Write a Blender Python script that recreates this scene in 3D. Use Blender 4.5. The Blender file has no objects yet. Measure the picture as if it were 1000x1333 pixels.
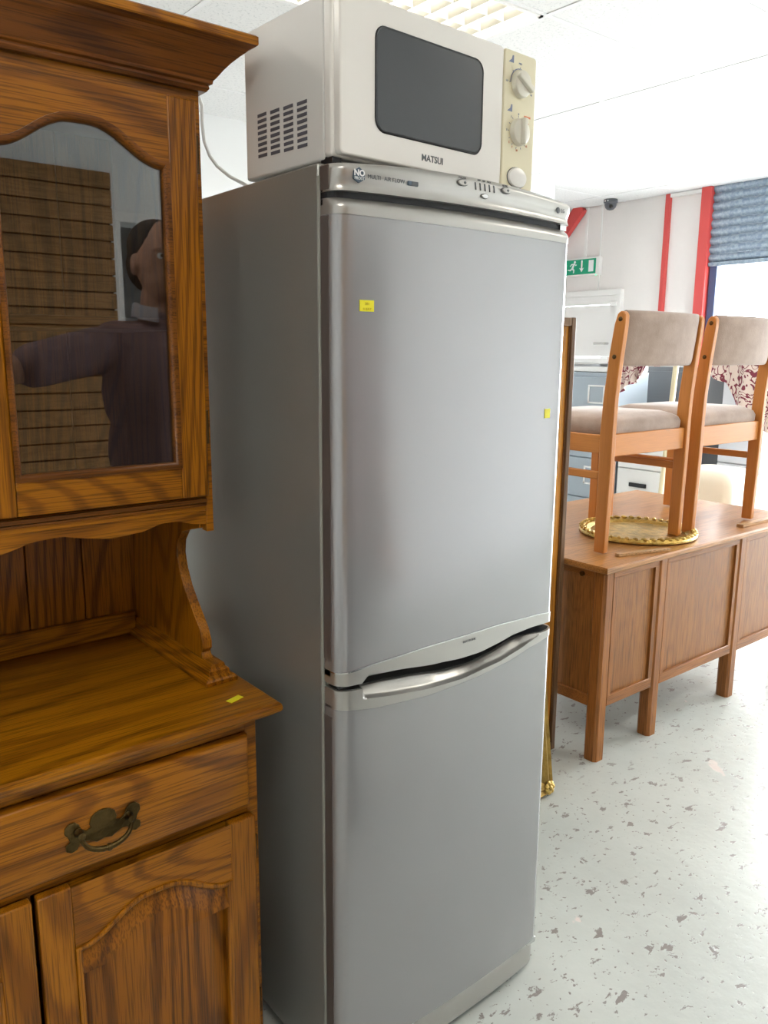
import bpy, bmesh, math, random
from mathutils import Vector, Matrix
R = math.radians
PI = math.pi
random.seed(7)
S = bpy.context.scene
COL = S.collection

# ------------------------------------------------------------ camera
cd = bpy.data.cameras.new('camera'); cam = bpy.data.objects.new('camera', cd); COL.objects.link(cam)
yaw, pit, rol = R(38.70), R(11.246), R(0.372)
d_ = Vector((math.sin(yaw)*math.cos(pit), math.cos(yaw)*math.cos(pit), -math.sin(pit)))
r_ = Vector((math.cos(yaw), -math.sin(yaw), 0)); u_ = r_.cross(d_)
r2 = math.cos(rol)*r_ + math.sin(rol)*u_; u2 = -math.sin(rol)*r_ + math.cos(rol)*u_
m = Matrix((( r2.x, u2.x, -d_.x, -0.757), (r2.y, u2.y, -d_.y, -1.105), (r2.z, u2.z, -d_.z, 1.432), (0, 0, 0, 1)))
cam.matrix_world = m
cd.sensor_fit = 'VERTICAL'; cd.sensor_height = 36; cd.lens = 36*1053.8/1333; cd.clip_start = .02
S.camera = cam
# ------------------------------------------------------------ light and exposure
S.view_settings.view_transform = 'Standard'; S.view_settings.look = 'None'
S.view_settings.gamma = 1; S.view_settings.use_curve_mapping = False
S.view_settings.exposure = 0.0
SKY = 27.5
TUBE_W = 15.0
W = bpy.data.worlds.new('daylight'); S.world = W; W.use_nodes = True
bg = W.node_tree.nodes['Background']; bg.inputs[0].default_value = (.93, .97, 1, 1); bg.inputs[1].default_value = SKY

def area(name, loc, rot, sx, sy, power, col=(1, 1, 1), portal=False):
    l = bpy.data.lights.new(name, 'AREA'); l.shape = 'RECTANGLE'; l.size = sx; l.size_y = sy
    l.energy = power; l.color = col
    if portal: l.cycles.is_portal = True
    o = bpy.data.objects.new(name, l); o.location = loc; o.rotation_euler = rot; COL.objects.link(o); return o
# the sky's light enters by the wide shop front under the raised shutter
area('sky_portal', (6.42, .93, 1.1), (0, R(90), 0), 2.19, 3.8, 1, portal=True)

# ------------------------------------------------------------ materials
def new_mat(name):
    m = bpy.data.materials.new(name); m.use_nodes = True
    nt = m.node_tree; return m, nt, nt.nodes['Principled BSDF']
def N(nt, t, **kw):
    n = nt.nodes.new(t)
    for k, v in kw.items():
        if k in n.inputs: n.inputs[k].default_value = v
        else: setattr(n, k, v)
    return n
def pm(name, col, rough=.5, metal=0, spec=.5, bump=0, bscale=60, var=0, coat=0, aniso=0, emit=0):
    m, nt, b = new_mat(name)
    b.inputs['Base Color'].default_value = (*col, 1); b.inputs['Roughness'].default_value = rough
    b.inputs['Metallic'].default_value = metal; b.inputs['Specular IOR Level'].default_value = spec
    b.inputs['Coat Weight'].default_value = coat; b.inputs['Coat Roughness'].default_value = .08
    tc = N(nt, 'ShaderNodeTexCoord')
    if bump or var:
        n = N(nt, 'ShaderNodeTexNoise', Scale=bscale, Detail=4.0)
        nt.links.new(tc.outputs['Object'], n.inputs['Vector'])
        if bump:
            bp = N(nt, 'ShaderNodeBump', Strength=bump, Distance=.01)
            nt.links.new(n.outputs[0], bp.inputs['Height']); nt.links.new(bp.outputs[0], b.inputs['Normal'])
        if var:
            n2 = N(nt, 'ShaderNodeTexNoise', Scale=bscale*.25, Detail=5.0)
            nt.links.new(tc.outputs['Object'], n2.inputs['Vector'])
            cr = N(nt, 'ShaderNodeValToRGB')
            cr.color_ramp.elements[0].position = .3; cr.color_ramp.elements[1].position = .7
            cr.color_ramp.elements[0].color = (*[c*(1-var) for c in col], 1)
            cr.color_ramp.elements[1].color = (*[min(1, c*(1+var*.6)) for c in col], 1)
            nt.links.new(n2.outputs[0], cr.inputs[0]); nt.links.new(cr.outputs[0], b.inputs['Base Color'])
    if emit:
        b.inputs['Emission Color'].default_value = (*col, 1); b.inputs['Emission Strength'].default_value = emit
    return m
def wood(name, light, dark, axis=0, rough=.35, rings=36.0, scale=2.4, stretch=.11, contrast=.62, coat=.1, pores=.45, pos=(.22, .58)):
    """contour grain: a noise field stretched along the grain, cut into rings, with fine pores"""
    m, nt, b = new_mat(name)
    tc = N(nt, 'ShaderNodeTexCoord'); oi = N(nt, 'ShaderNodeObjectInfo')
    off = N(nt, 'ShaderNodeVectorMath', operation='MULTIPLY_ADD')
    ra = N(nt, 'ShaderNodeCombineXYZ')
    for i in range(3): nt.links.new(oi.outputs['Random'], ra.inputs[i])
    nt.links.new(ra.outputs[0], off.inputs[0]); off.inputs[1].default_value = (7, 5, 3)
    nt.links.new(tc.outputs['Object'], off.inputs[2])
    def mp(along, across):
        sc = [across]*3; sc[axis] = along
        q = N(nt, 'ShaderNodeMapping'); q.inputs['Scale'].default_value = sc
        nt.links.new(off.outputs[0], q.inputs['Vector']); return q
    a = mp(scale*stretch*2.2, scale)
    n1 = N(nt, 'ShaderNodeTexNoise', Scale=1.0, Detail=1.5, Roughness=.45, Distortion=.35)
    nt.links.new(a.outputs[0], n1.inputs['Vector'])
    mu = N(nt, 'ShaderNodeMath', operation='MULTIPLY'); mu.inputs[1].default_value = rings*6.283
    nt.links.new(n1.outputs[0], mu.inputs[0])
    p2 = mp(5, 90); n2 = N(nt, 'ShaderNodeTexNoise', Scale=1.0, Detail=3.0, Roughness=.6)
    nt.links.new(p2.outputs[0], n2.inputs['Vector'])
    ad = N(nt, 'ShaderNodeMath', operation='MULTIPLY_ADD'); ad.inputs[1].default_value = 3.2
    nt.links.new(n2.outputs[0], ad.inputs[0]); nt.links.new(mu.outputs[0], ad.inputs[2])
    si = N(nt, 'ShaderNodeMath', operation='SINE'); nt.links.new(ad.outputs[0], si.inputs[0])
    mr = N(nt, 'ShaderNodeMapRange'); mr.inputs[1].default_value = -1; mr.inputs[2].default_value = 1
    nt.links.new(si.outputs[0], mr.inputs[0])
    cr = N(nt, 'ShaderNodeValToRGB'); e = cr.color_ramp.elements
    mid = [l*(1-contrast*.25)+k*contrast*.25 for l, k in zip(light, dark)]
    lo = [l*(1-contrast)+k*contrast for l, k in zip(light, dark)]
    e[0].position = pos[0]*.3; e[0].color = (*lo, 1); e[1].position = pos[1]; e[1].color = (*light, 1)
    k = e.new(pos[0]+.15); k.color = (*mid, 1)
    nt.links.new(mr.outputs[0], cr.inputs[0])
    p3 = mp(9, 420); n3 = N(nt, 'ShaderNodeTexNoise', Scale=1.0, Detail=2.0)
    nt.links.new(p3.outputs[0], n3.inputs['Vector'])
    c3 = N(nt, 'ShaderNodeValToRGB'); c3.color_ramp.elements[0].position = .38; c3.color_ramp.elements[1].position = .52
    c3.color_ramp.elements[0].color = (1-pores, 1-pores, 1-pores, 1); c3.color_ramp.elements[1].color = (1, 1, 1, 1)
    nt.links.new(n3.outputs[0], c3.inputs[0])
    p4 = mp(.8, 3.0); n4 = N(nt, 'ShaderNodeTexNoise', Scale=1.0, Detail=3.0)
    nt.links.new(p4.outputs[0], n4.inputs['Vector'])
    c4 = N(nt, 'ShaderNodeValToRGB'); c4.color_ramp.elements[0].position = .3; c4.color_ramp.elements[1].position = .7
    c4.color_ramp.elements[0].color = (.82, .80, .78, 1); c4.color_ramp.elements[1].color = (1.08, 1.08, 1.08, 1)
    nt.links.new(n4.outputs[0], c4.inputs[0])
    def mul(x, y):
        q = N(nt, 'ShaderNodeMix', data_type='RGBA', blend_type='MULTIPLY'); q.inputs[0].default_value = 1
        nt.links.new(x, q.inputs[6]); nt.links.new(y, q.inputs[7]); return q.outputs[2]
    nt.links.new(mul(mul(cr.outputs[0], c3.outputs[0]), c4.outputs[0]), b.inputs['Base Color'])
    b.inputs['Roughness'].default_value = rough; b.inputs['Coat Weight'].default_value = coat
    b.inputs['Coat Roughness'].default_value = .18; b.inputs['Specular IOR Level'].default_value = .3
    bp = N(nt, 'ShaderNodeBump', Strength=.12, Distance=.002)
    nt.links.new(c3.outputs[0], bp.inputs['Height']); nt.links.new(bp.outputs[0], b.inputs['Normal'])
    return m

OL, OD = (.38, .138, .004), (.14, .040, .002)
M = {}
M['oak_x'] = wood('dresser_oak_x', OL, OD, 0)
M['oak_y'] = wood('dresser_oak_y', OL, OD, 1)
M['oak_z'] = wood('dresser_oak_z', OL, OD, 2, stretch=.05)
M['oak_worktop'] = wood('dresser_oak_worktop', (.39, .148, .004), (.18, .056, .002), 0, rings=34, scale=1.9, rough=.30, coat=.3)
M['oak_panel'] = wood('dresser_oak_panel', (.31, .108, .005), (.11, .032, .002), 2, rings=30, scale=3.6, stretch=.045, contrast=.75)
M['oak_cornice'] = wood('dresser_oak_cornice', (.22, .070, .007), (.075, .020, .003), 0, rings=40, stretch=.06)
M['oak_bead'] = wood('dresser_oak_bead', (.22, .075, .008), (.11, .034, .004), 0, rings=12, rough=.3)
M['desk_x'] = wood('desk_oak_x', (.36, .135, .030), (.21, .075, .015), 0, rings=7, contrast=.45, rough=.45, coat=.1)
M['desk_z'] = wood('desk_oak_z', (.36, .135, .030), (.21, .075, .015), 2, rings=7, contrast=.45, rough=.45, coat=.1)
M['desk_panel'] = wood('desk_oak_panel', (.34, .135, .033), (.23, .085, .02), 2, rings=16, scale=6, contrast=.35, rough=.45, coat=.1)
M['desk_top'] = wood('desk_oak_top', (.47, .215, .065), (.31, .13, .035), 0, rings=6, contrast=.4, rough=.32, coat=.2)
M['beech_z'] = wood('beech_z', (.60, .23, .05), (.50, .18, .034), 2, rings=5, contrast=.35, rough=.4, pores=.08)
M['beech_x'] = wood('beech_x', (.60, .23, .05), (.50, .18, .034), 0, rings=5, contrast=.35, rough=.4, pores=.08)
M['beech_y'] = wood('beech_y', (.60, .23, .05), (.50, .18, .034), 1, rings=5, contrast=.35, rough=.4, pores=.08)
M['board'] = wood('pine_board', (.58, .24, .03), (.42, .15, .015), 2, rings=9, contrast=.5)
M['board_rim'] = wood('board_rim', (.24, .14, .075), (.15, .08, .04), 2, rings=7, contrast=.5)
M['batten'] = wood('batten', (.6, .36, .17), (.45, .25, .1), 0, contrast=.4)
M['slat'] = wood('slatwall_wood', (.42, .23, .09), (.25, .12, .04), 0, contrast=.4, rough=.5)
M['brass'] = pm('aged_brass', (.11, .075, .028), .34, 1, bump=.3, bscale=90, var=.5)
M['hinge'] = pm('hinge_bronze', (.10, .06, .025), .4, 1)
M['gilt'] = pm('gilt', (.55, .37, .10), .32, .85, bump=.5, bscale=120, var=.4)
M['gilt_dull'] = pm('gilt_dull', (.42, .27, .07), .42, .7, bump=.4, bscale=90, var=.3)
M['mirror'] = pm('mirror_glass', (.85, .85, .85), .02, 1)
M['fr_front'] = pm('silver_lacquer', (.34, .34, .347), .22, .5, bump=.006, bscale=400, coat=.6)
M['fr_trim'] = pm('silver_trim', (.43, .42, .395), .3, .7, coat=.3)
M['fr_side'] = pm('fridge_side_paint', (.30, .305, .285), .34, .5, bump=.05, bscale=300)
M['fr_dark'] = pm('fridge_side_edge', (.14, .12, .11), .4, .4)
M['fr_gasket'] = pm('gasket', (.35, .36, .32), .6)
M['black'] = pm('black_gap', (.008, .009, .012), .5)
M['chrome'] = pm('chrome', (.6, .6, .6), .15, 1)
M['badge'] = pm('badge_blue_grey', (.075, .11, .15), .4)
M['print_dark'] = pm('print_dark_grey', (.10, .11, .12), .5)
M['print_white'] = pm('print_white', (.85, .86, .86), .5)
M['print_red'] = pm('print_red', (.65, .20, .08), .5)
M['print_line'] = pm('print_line_blue', (.15, .18, .28), .5)
M['yellow'] = pm('yellow_label', (.85, .78, .02), .5)
M['yellow_ink'] = pm('label_ink', (.50, .40, .01), .6)
M['mw_body'] = pm('microwave_enamel', (.66, .655, .63), .4, bump=.03, bscale=300)
M['mw_front'] = pm('microwave_plastic', (.76, .745, .705), .3, coat=.3)
M['mw_cream'] = pm('microwave_cream', (.74, .69, .49), .4)
M['mw_knob'] = pm('microwave_knob', (.72, .70, .60), .35)
M['mw_vent'] = pm('vent_slot', (.09, .09, .11), .6)
m, nt, b = new_mat('microwave_mesh_window')
b.inputs['Base Color'].default_value = (.05, .055, .06, 1); b.inputs['Roughness'].default_value = .22
M['mw_win'] = m
M['rubber'] = pm('black_rubber', (.015, .015, .015), .7)
M['cable'] = pm('white_cable', (.62, .62, .60), .5)
M['wall'] = pm('wall_paint', (.84, .80, .775), .75, bump=.08, bscale=14, var=.02)
M['wall_left'] = pm('wall_paint_cool', (.80, .81, .81), .8, bump=.03, bscale=30)
M['white'] = pm('white_gloss', (.84, .83, .81), .4)
M['grid'] = pm('ceiling_grid_metal', (.84, .84, .85), .5)
M['red'] = pm('red_paint', (.62, .07, .065), .45)
M['blue'] = pm('navy_paint', (.055, .08, .17), .5)
M['green'] = pm('sign_green', (.0, .33, .17), .4)
M['dome'] = pm('dome_grey', (.10, .105, .12), .35)
M['glass_dark'] = pm('lens_black', (.02, .02, .02), .1)
M['cab_blue'] = pm('cabinet_blue_grey', (.36, .42, .48), .45)
M['cab_dark'] = pm('cabinet_dark_grey', (.13, .14, .15), .5)
M['cab_light'] = pm('cabinet_light_grey', (.50, .52, .56), .5)
M['cab_white'] = pm('cabinet_white', (.80, .80, .80), .45)
M['cream'] = pm('cream_vinyl', (.80, .72, .58), .6)
M['pole'] = pm('pale_pole', (.70, .62, .42), .5)
M['paper'] = pm('paper', (.8, .8, .78), .7)
M['skin'] = pm('skin', (.52, .28, .19), .5, bump=.03, bscale=80)
M['shirt'] = pm('shirt_mauve', (.25, .155, .155), .85, bump=.25, bscale=25)
M['collar'] = pm('collar_pale', (.45, .42, .45), .85)
M['trouser'] = pm('trousers_navy', (.03, .035, .055), .85, bump=.2, bscale=30)
M['shoe'] = pm('shoe_black', (.02, .017, .015), .35)
M['hair'] = pm('hair_dark', (.045, .03, .022), .7, bump=.4, bscale=90)
M['eye'] = pm('eye_white', (.8, .8, .78), .2)
M['ground'] = pm('pavement', (.45, .45, .43), .9, var=.1, bscale=6)
M['louvre'] = pm('louvre_aluminium', (.60, .57, .48), .35, .7)
M['tube'] = pm('fluorescent_tube', (1, .98, .95), .5, emit=13)

# upholstery: short velour with mottled nap
def velour():
    m, nt, b = new_mat('taupe_velour')
    tc = N(nt, 'ShaderNodeTexCoord')
    n = N(nt, 'ShaderNodeTexNoise', Scale=9.0, Detail=6.0, Roughness=.65); nt.links.new(tc.outputs['Object'], n.inputs['Vector'])
    cr = N(nt, 'ShaderNodeValToRGB'); e = cr.color_ramp.elements
    e[0].position = .35; e[0].color = (.30, .21, .165, 1); e[1].position = .68; e[1].color = (.42, .31, .25, 1)
    nt.links.new(n.outputs[0], cr.inputs[0]); nt.links.new(cr.outputs[0], b.inputs['Base Color'])
    n2 = N(nt, 'ShaderNodeTexNoise', Scale=220.0, Detail=2.0); nt.links.new(tc.outputs['Object'], n2.inputs['Vector'])
    bp = N(nt, 'ShaderNodeBump', Strength=.25, Distance=.003); nt.links.new(n2.outputs[0], bp.inputs['Height'])
    nt.links.new(bp.outputs[0], b.inputs['Normal'])
    b.inputs['Roughness'].default_value = .9; b.inputs['Sheen Weight'].default_value = .4
    return m
M['velour'] = velour()
# painted concrete floor: pale grey-green paint chipped through to darker concrete
def floor_mat():
    m, nt, b = new_mat('chipped_floor_paint')
    tc = N(nt, 'ShaderNodeTexCoord'); V = tc.outputs['Object']
    def noise(s, d, ro=.5, vec=None, dist=0):
        n = N(nt, 'ShaderNodeTexNoise', Scale=s, Detail=d, Roughness=ro, Distortion=dist); nt.links.new(vec or V, n.inputs['Vector']); return n.outputs[0]
    def ramp(src, p0, p1, c0=(0, 0, 0, 1), c1=(1, 1, 1, 1)):
        c = N(nt, 'ShaderNodeValToRGB'); c.color_ramp.elements[0].position = p0; c.color_ramp.elements[1].position = p1
        c.color_ramp.elements[0].color = c0; c.color_ramp.elements[1].color = c1; nt.links.new(src, c.inputs[0]); return c.outputs[0]
    base = ramp(noise(2.2, 6, .6), .3, .7, (.47, .495, .465, 1), (.57, .60, .565, 1))
    rot = N(nt, 'ShaderNodeMapping'); rot.inputs['Rotation'].default_value = (0, 0, R(35)); rot.inputs['Scale'].default_value = (1, 1.7, 1)
    nt.links.new(V, rot.inputs['Vector'])
    chips = ramp(noise(17, 7, .66, rot.outputs[0], .3), .60, .618)
    small = ramp(noise(60, 3, .5), .665, .68)
    zone = ramp(noise(1.4, 2), .30, .45)
    mx = N(nt, 'ShaderNodeMath', operation='MAXIMUM'); nt.links.new(chips, mx.inputs[0]); nt.links.new(small, mx.inputs[1])
    mz = N(nt, 'ShaderNodeMath', operation='MULTIPLY'); nt.links.new(mx.outputs[0], mz.inputs[0]); nt.links.new(zone, mz.inputs[1])
    mix = N(nt, 'ShaderNodeMix', data_type='RGBA'); nt.links.new(mz.outputs[0], mix.inputs[0]); nt.links.new(base, mix.inputs[6])
    mix.inputs[7].default_value = (.25, .225, .21, 1)
    pink = ramp(noise(7, 4, .6, None, .5), .70, .73)
    mix2 = N(nt, 'ShaderNodeMix', data_type='RGBA'); nt.links.new(pink, mix2.inputs[0]); nt.links.new(mix.outputs[2], mix2.inputs[6])
    mix2.inputs[7].default_value = (.70, .62, .58, 1)
    nt.links.new(mix2.outputs[2], b.inputs['Base Color'])
    b.inputs['Roughness'].default_value = .32
    bp = N(nt, 'ShaderNodeBump', Strength=.25, Distance=.004); bp.invert = True
    ad = N(nt, 'ShaderNodeMath', operation='ADD'); nt.links.new(mz.outputs[0], ad.inputs[0]); nt.links.new(noise(30, 4), ad.inputs[1])
    nt.links.new(ad.outputs[0], bp.inputs['Height']); nt.links.new(bp.outputs[0], b.inputs['Normal'])
    return m
M['floor'] = floor_mat()
def tile_mat():
    m, nt, b = new_mat('mineral_ceiling_tile')
    tc = N(nt, 'ShaderNodeTexCoord')
    n = N(nt, 'ShaderNodeTexNoise', Scale=70.0, Detail=4.0, Roughness=.7); nt.links.new(tc.outputs['Object'], n.inputs['Vector'])
    cr = N(nt, 'ShaderNodeValToRGB'); e = cr.color_ramp.elements
    e[0].position = .34; e[0].color = (.62, .63, .64, 1); e[1].position = .46; e[1].color = (.82, .82, .82, 1)
    nt.links.new(n.outputs[0], cr.inputs[0]); nt.links.new(cr.outputs[0], b.inputs['Base Color']); b.inputs['Roughness'].default_value = .9
    return m
M['tile'] = tile_mat()
def shutter_mat():
    m, nt, b = new_mat('galvanised_shutter')
    tc = N(nt, 'ShaderNodeTexCoord')
    n = N(nt, 'ShaderNodeTexNoise', Scale=30.0, Detail=5.0, Roughness=.6); nt.links.new(tc.outputs['Object'], n.inputs['Vector'])
    cr = N(nt, 'ShaderNodeValToRGB'); e = cr.color_ramp.elements
    e[0].position = .36; e[0].color = (.20, .26, .34, 1); e[1].position = .66; e[1].color = (.38, .44, .50, 1)
    nt.links.new(n.outputs[0], cr.inputs[0]); nt.links.new(cr.outputs[0], b.inputs['Base Color'])
    b.inputs['Roughness'].default_value = .5; b.inputs['Metallic'].default_value = .35
    return m
M['shutter'] = shutter_mat()
def fabric_mat():
    m, nt, b = new_mat('maroon_patterned_fabric')
    tc = N(nt, 'ShaderNodeTexCoord')
    n = N(nt, 'ShaderNodeTexNoise', Scale=11.0, Detail=1.0, Distortion=1.6); nt.links.new(tc.outputs['Object'], n.inputs['Vector'])
    mu = N(nt, 'ShaderNodeMath', operation='MULTIPLY'); mu.inputs[1].default_value = 26; nt.links.new(n.outputs[0], mu.inputs[0])
    si = N(nt, 'ShaderNodeMath', operation='SINE'); nt.links.new(mu.outputs[0], si.inputs[0])
    cr = N(nt, 'ShaderNodeValToRGB'); e = cr.color_ramp.elements
    e[0].position = .45; e[0].color = (.72, .60, .55, 1); e[1].position = .55; e[1].color = (.20, .035, .06, 1)
    nt.links.new(si.outputs[0], cr.inputs[0]); nt.links.new(cr.outputs[0], b.inputs['Base Color']); b.inputs['Roughness'].default_value = .9
    return m
M['fabric'] = fabric_mat()
def pane_mat():
    """thin clear pane: transmits, with a polished reflection rising with angle"""
    m = bpy.data.materials.new('cabinet_glass'); m.use_nodes = True; nt = m.node_tree
    for n in list(nt.nodes): nt.nodes.remove(n)
    out = N(nt, 'ShaderNodeOutputMaterial'); t = N(nt, 'ShaderNodeBsdfTransparent'); g = N(nt, 'ShaderNodeBsdfGlossy')
    t.inputs[0].default_value = (.68, .70, .69, 1); g.inputs['Roughness'].default_value = .01
    fr = N(nt, 'ShaderNodeFresnel'); fr.inputs[0].default_value = 2.2
    mx = N(nt, 'ShaderNodeMixShader'); nt.links.new(fr.outputs[0], mx.inputs[0])
    nt.links.new(t.outputs[0], mx.inputs[1]); nt.links.new(g.outputs[0], mx.inputs[2]); nt.links.new(mx.outputs[0], out.inputs[0])
    return m
M['pane'] = pane_mat()

# ------------------------------------------------------------ mesh building
class MB:
    def __init__(s, off=(0, 0, 0)): s.v = []; s.f = []; s.off = Vector(off)
    def add(s, vs, fs):
        n = len(s.v); s.v += [Vector(v) for v in vs]; s.f += [tuple(i+n for i in f) for f in fs]; return s
    def box(s, x0, x1, y0, y1, z0, z1):
        return s.add([(x, y, z) for x in (x0, x1) for y in (y0, y1) for z in (z0, z1)],
                     [(0, 1, 3, 2), (4, 6, 7, 5), (0, 4, 5, 1), (2, 3, 7, 6), (0, 2, 6, 4), (1, 5, 7, 3)])
    def hexa(s, bot, top):
        """4 bottom and 4 top corners in ring order"""
        return s.add(list(bot)+list(top), [(3, 2, 1, 0), (4, 5, 6, 7), (0, 1, 5, 4), (1, 2, 6, 5), (2, 3, 7, 6), (3, 0, 4, 7)])
    def prism(s, poly, a, b, axis=1):
        """extrude a 2D polygon along an axis (poly in the two other axes, in order)"""
        def P(p, t):
            q = list(p); q.insert(axis, t); return q
        n = len(poly); vs = [P(p, a) for p in poly]+[P(p, b) for p in poly]
        return s.add(vs, [tuple(range(n)), tuple(range(2*n-1, n-1, -1))]+[(i, (i+1) % n+0, (i+1) % n+n, i+n) for i in range(n)])
    def loft(s, rings, closed=True, caps=True):
        n = len(rings[0]); vs = [p for r in rings for p in r]; fs = []
        for k in range(len(rings)-1):
            for i in range(n if closed else n-1):
                j = (i+1) % n; fs.append((k*n+i, k*n+j, (k+1)*n+j, (k+1)*n+i))
        if caps: fs += [tuple(range(n-1, -1, -1)), tuple(range((len(rings)-1)*n, len(rings)*n))]
        return s.add(vs, fs)
    def tube(s, pts, r, n=10, caps=True, flat=1.0):
        pts = [Vector(p) for p in pts]; rr = r if isinstance(r, (list, tuple)) else [r]*len(pts); rings = []; up = None
        for i, p in enumerate(pts):
            t = (pts[min(i+1, len(pts)-1)]-pts[max(i-1, 0)]).normalized()
            if up is None: up = Vector((0, 0, 1)) if abs(t.z) < .9 else Vector((0, 1, 0))
            a = t.cross(up).normalized(); b = a.cross(t).normalized(); up = b
            rings.append([p+rr[i]*(math.cos(q)*a+flat*math.sin(q)*b) for q in (2*PI*k/n for k in range(n))])
        return s.loft(rings, True, caps)
    def lathe(s, prof, c=(0, 0, 0), n=24, axis=2, sx=1, sy=1):
        rings = []
        for r, h in prof:
            ring = []
            for k in range(n):
                a = 2*PI*k/n; q = [sx*r*math.cos(a), sy*r*math.sin(a)]; q.insert(axis, h)
                ring.append([q[i]+c[i] for i in range(3)])
            rings.append(ring)
        return s.loft(rings, True, True)
    def ell(s, c, r, n=16, k=10, rot=None):
        rings = []
        for i in range(k+1):
            a = PI*i/k; a = min(max(a, .05), PI-.05)
            ring = [Vector((r[0]*math.sin(a)*math.cos(2*PI*j/n), r[1]*math.sin(a)*math.sin(2*PI*j/n), -r[2]*math.cos(a))) for j in range(n)]
            if rot: ring = [rot @ q for q in ring]
            rings.append([q+Vector(c) for q in ring])
        return s.loft(rings, True, True)
    def limb(s, a, b, ra, rb, n=12):
        a = Vector(a); b = Vector(b); t = (b-a); L = t.length; t.normalize(); pts = []; rr = []
        for k in range(5): q = PI/2*k/4; pts.append(a-t*ra*math.cos(q)); rr.append(max(ra*math.sin(q), ra*.08))
        for k in range(1, 5): q = PI/2*k/4; pts.append(b+t*rb*math.sin(q)); rr.append(max(rb*math.cos(q), rb*.08))
        pts.insert(5, b); rr.insert(5, rb)
        return s.tube(pts, rr, n)
def link(name, mb, mat, parent=None, smooth=False, bevel=0, seg=2, root=None, angle=35):
    me = bpy.data.meshes.new(name); off = Vector((0, 0, 0))
    if parent is not None and 'wl' in parent.keys(): off = Vector(parent['wl'])
    me.from_pydata([v-off for v in mb.v], [], mb.f)
    bm = bmesh.new(); bm.from_mesh(me); bmesh.ops.recalc_face_normals(bm, faces=bm.faces); bm.to_mesh(me); bm.free()
    me.materials.append(mat)
    o = bpy.data.objects.new(name, me); COL.objects.link(o)
    if smooth or bevel:
        for p in me.polygons: p.use_smooth = True
        me.set_sharp_from_angle(angle=R(angle))
    if bevel:
        q = o.modifiers.new('bevel', 'BEVEL'); q.width = bevel; q.segments = seg; q.limit_method = 'ANGLE'; q.angle_limit = R(40); q.harden_normals = False
    if parent is not None:
        o.parent = parent
        if 'wl' in parent.keys(): o['wl'] = parent['wl']
    return o
def thing(name, label, cat, loc=(0, 0, 0), rz=0, group=None, local=False):
    o = bpy.data.objects.new(name, None); COL.objects.link(o); o.location = loc; o.rotation_euler.z = rz
    o.empty_display_size = .05
    o['label'] = label; o['category'] = cat
    if group: o['group'] = group
    if not local: o['wl'] = list(loc)       # parts of this thing are given in world coordinates
    return o
def tag(o, label, cat, group=None):
    o['label'] = label; o['category'] = cat
    if group: o['group'] = group
    return o
def struct(name, mb, mat, parent=None, **kw):
    o = link(name, mb, mat, parent, **kw)
    if parent is None: o['kind'] = 'structure'
    return o
def text(name, body, size, loc, rot, mat, parent, align='LEFT', ext=.0003, sx=1, bold=0):
    c = bpy.data.curves.new(name, 'FONT'); c.body = body; c.size = size; c.extrude = ext; c.align_x = align; c.align_y = 'CENTER'; c.offset = bold
    c.resolution_u = 3
    t = bpy.data.objects.new(name+'_curve', c); COL.objects.link(t)
    dg = bpy.context.evaluated_depsgraph_get(); me = bpy.data.meshes.new_from_object(t.evaluated_get(dg)); bpy.data.objects.remove(t)
    me.materials.clear(); me.materials.append(mat)
    o = bpy.data.objects.new(name, me); COL.objects.link(o)
    wl = Vector(parent['wl']) if 'wl' in parent.keys() else Vector((0, 0, 0))
    o.parent = parent; o.location = Vector(loc)-wl; o.rotation_euler = rot; o.scale = (sx, 1, 1)
    return o
def interp(tab, x):
    if x <= tab[0][0]: return tab[0][1]
    for (a, p), (b, q) in zip(tab, tab[1:]):
        if x <= b:
            t = (x-a)/(b-a); t = t*t*(3-2*t)*.35+t*.65; return p+(q-p)*t
    return tab[-1][1]
def offset(poly, d):
    """inset a closed counter-clockwise 2D polygon by d"""
    n = len(poly); out = []
    for i in range(n):
        p0, p1, p2 = Vector(poly[i-1]), Vector(poly[i]), Vector(poly[(i+1) % n])
        a = (p1-p0).normalized(); b = (p2-p1).normalized()
        na = Vector((-a.y, a.x)); nb = Vector((-b.y, b.x)); q = (na+nb)
        if q.length < 1e-6: q = na
        q.normalize(); k = max(q.dot(na), .5); out.append(tuple(p1+q*d/k))
    return out

# ================================================================= THE SETTING
H = 2.85
struct('floor', MB().box(-2.7, 6.3, -3.8, 5.3, -.1, 0), M['floor'])
struct('wall_left', MB().box(-2.8, -2.6, -3.8, 5.3, 0, H+.15), M['wall_left'])
struct('wall_back', MB().box(-2.6, 5.0, 3.75, 3.95, 0, H+.1), M['wall_left'])
struct('wall_alcove', MB().box(4.8, 5.0, 3.95, 5.2, 0, H+.1).box(4.8, 6.15, 5.2, 5.3, 0, H+.1), M['wall'])
# shop-front wall, with the wide opening under the shutter and a fire door
wr = MB()
wr.box(6.15, 6.4, 2.86, 3.84, 0, H+.1); wr.box(6.15, 6.4, 3.84, 4.80, 2.03, H+.1); wr.box(6.15, 6.4, 4.80, 5.3, 0, H+.1)
wr.box(6.15, 6.4, -1.6, 2.86, H-.02, H+.1); wr.box(6.15, 6.4, -3.8, -.95, 0, H+.1)
struct('wall_right', wr, M['wall'])
wb = MB()
wb.box(-2.6, .87, -2.75, -2.6, 0, H+.1); wb.box(.87, 1.68, -2.75, -2.6, 2.06, H+.1); wb.box(1.68, 6.15, -2.75, -2.6, 0, H+.1)
wb.box(-2.6, 6.15, -3.8, -3.7, 0, H+.1)
struct('wall_front', wb, M['wall_left'])
dj = MB().box(.82, .87, -2.6, -2.575, 0, 2.06).box(1.68, 1.73, -2.6, -2.575, 0, 2.06).box(.82, 1.73, -2.6, -2.575, 2.06, 2.11)
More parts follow.
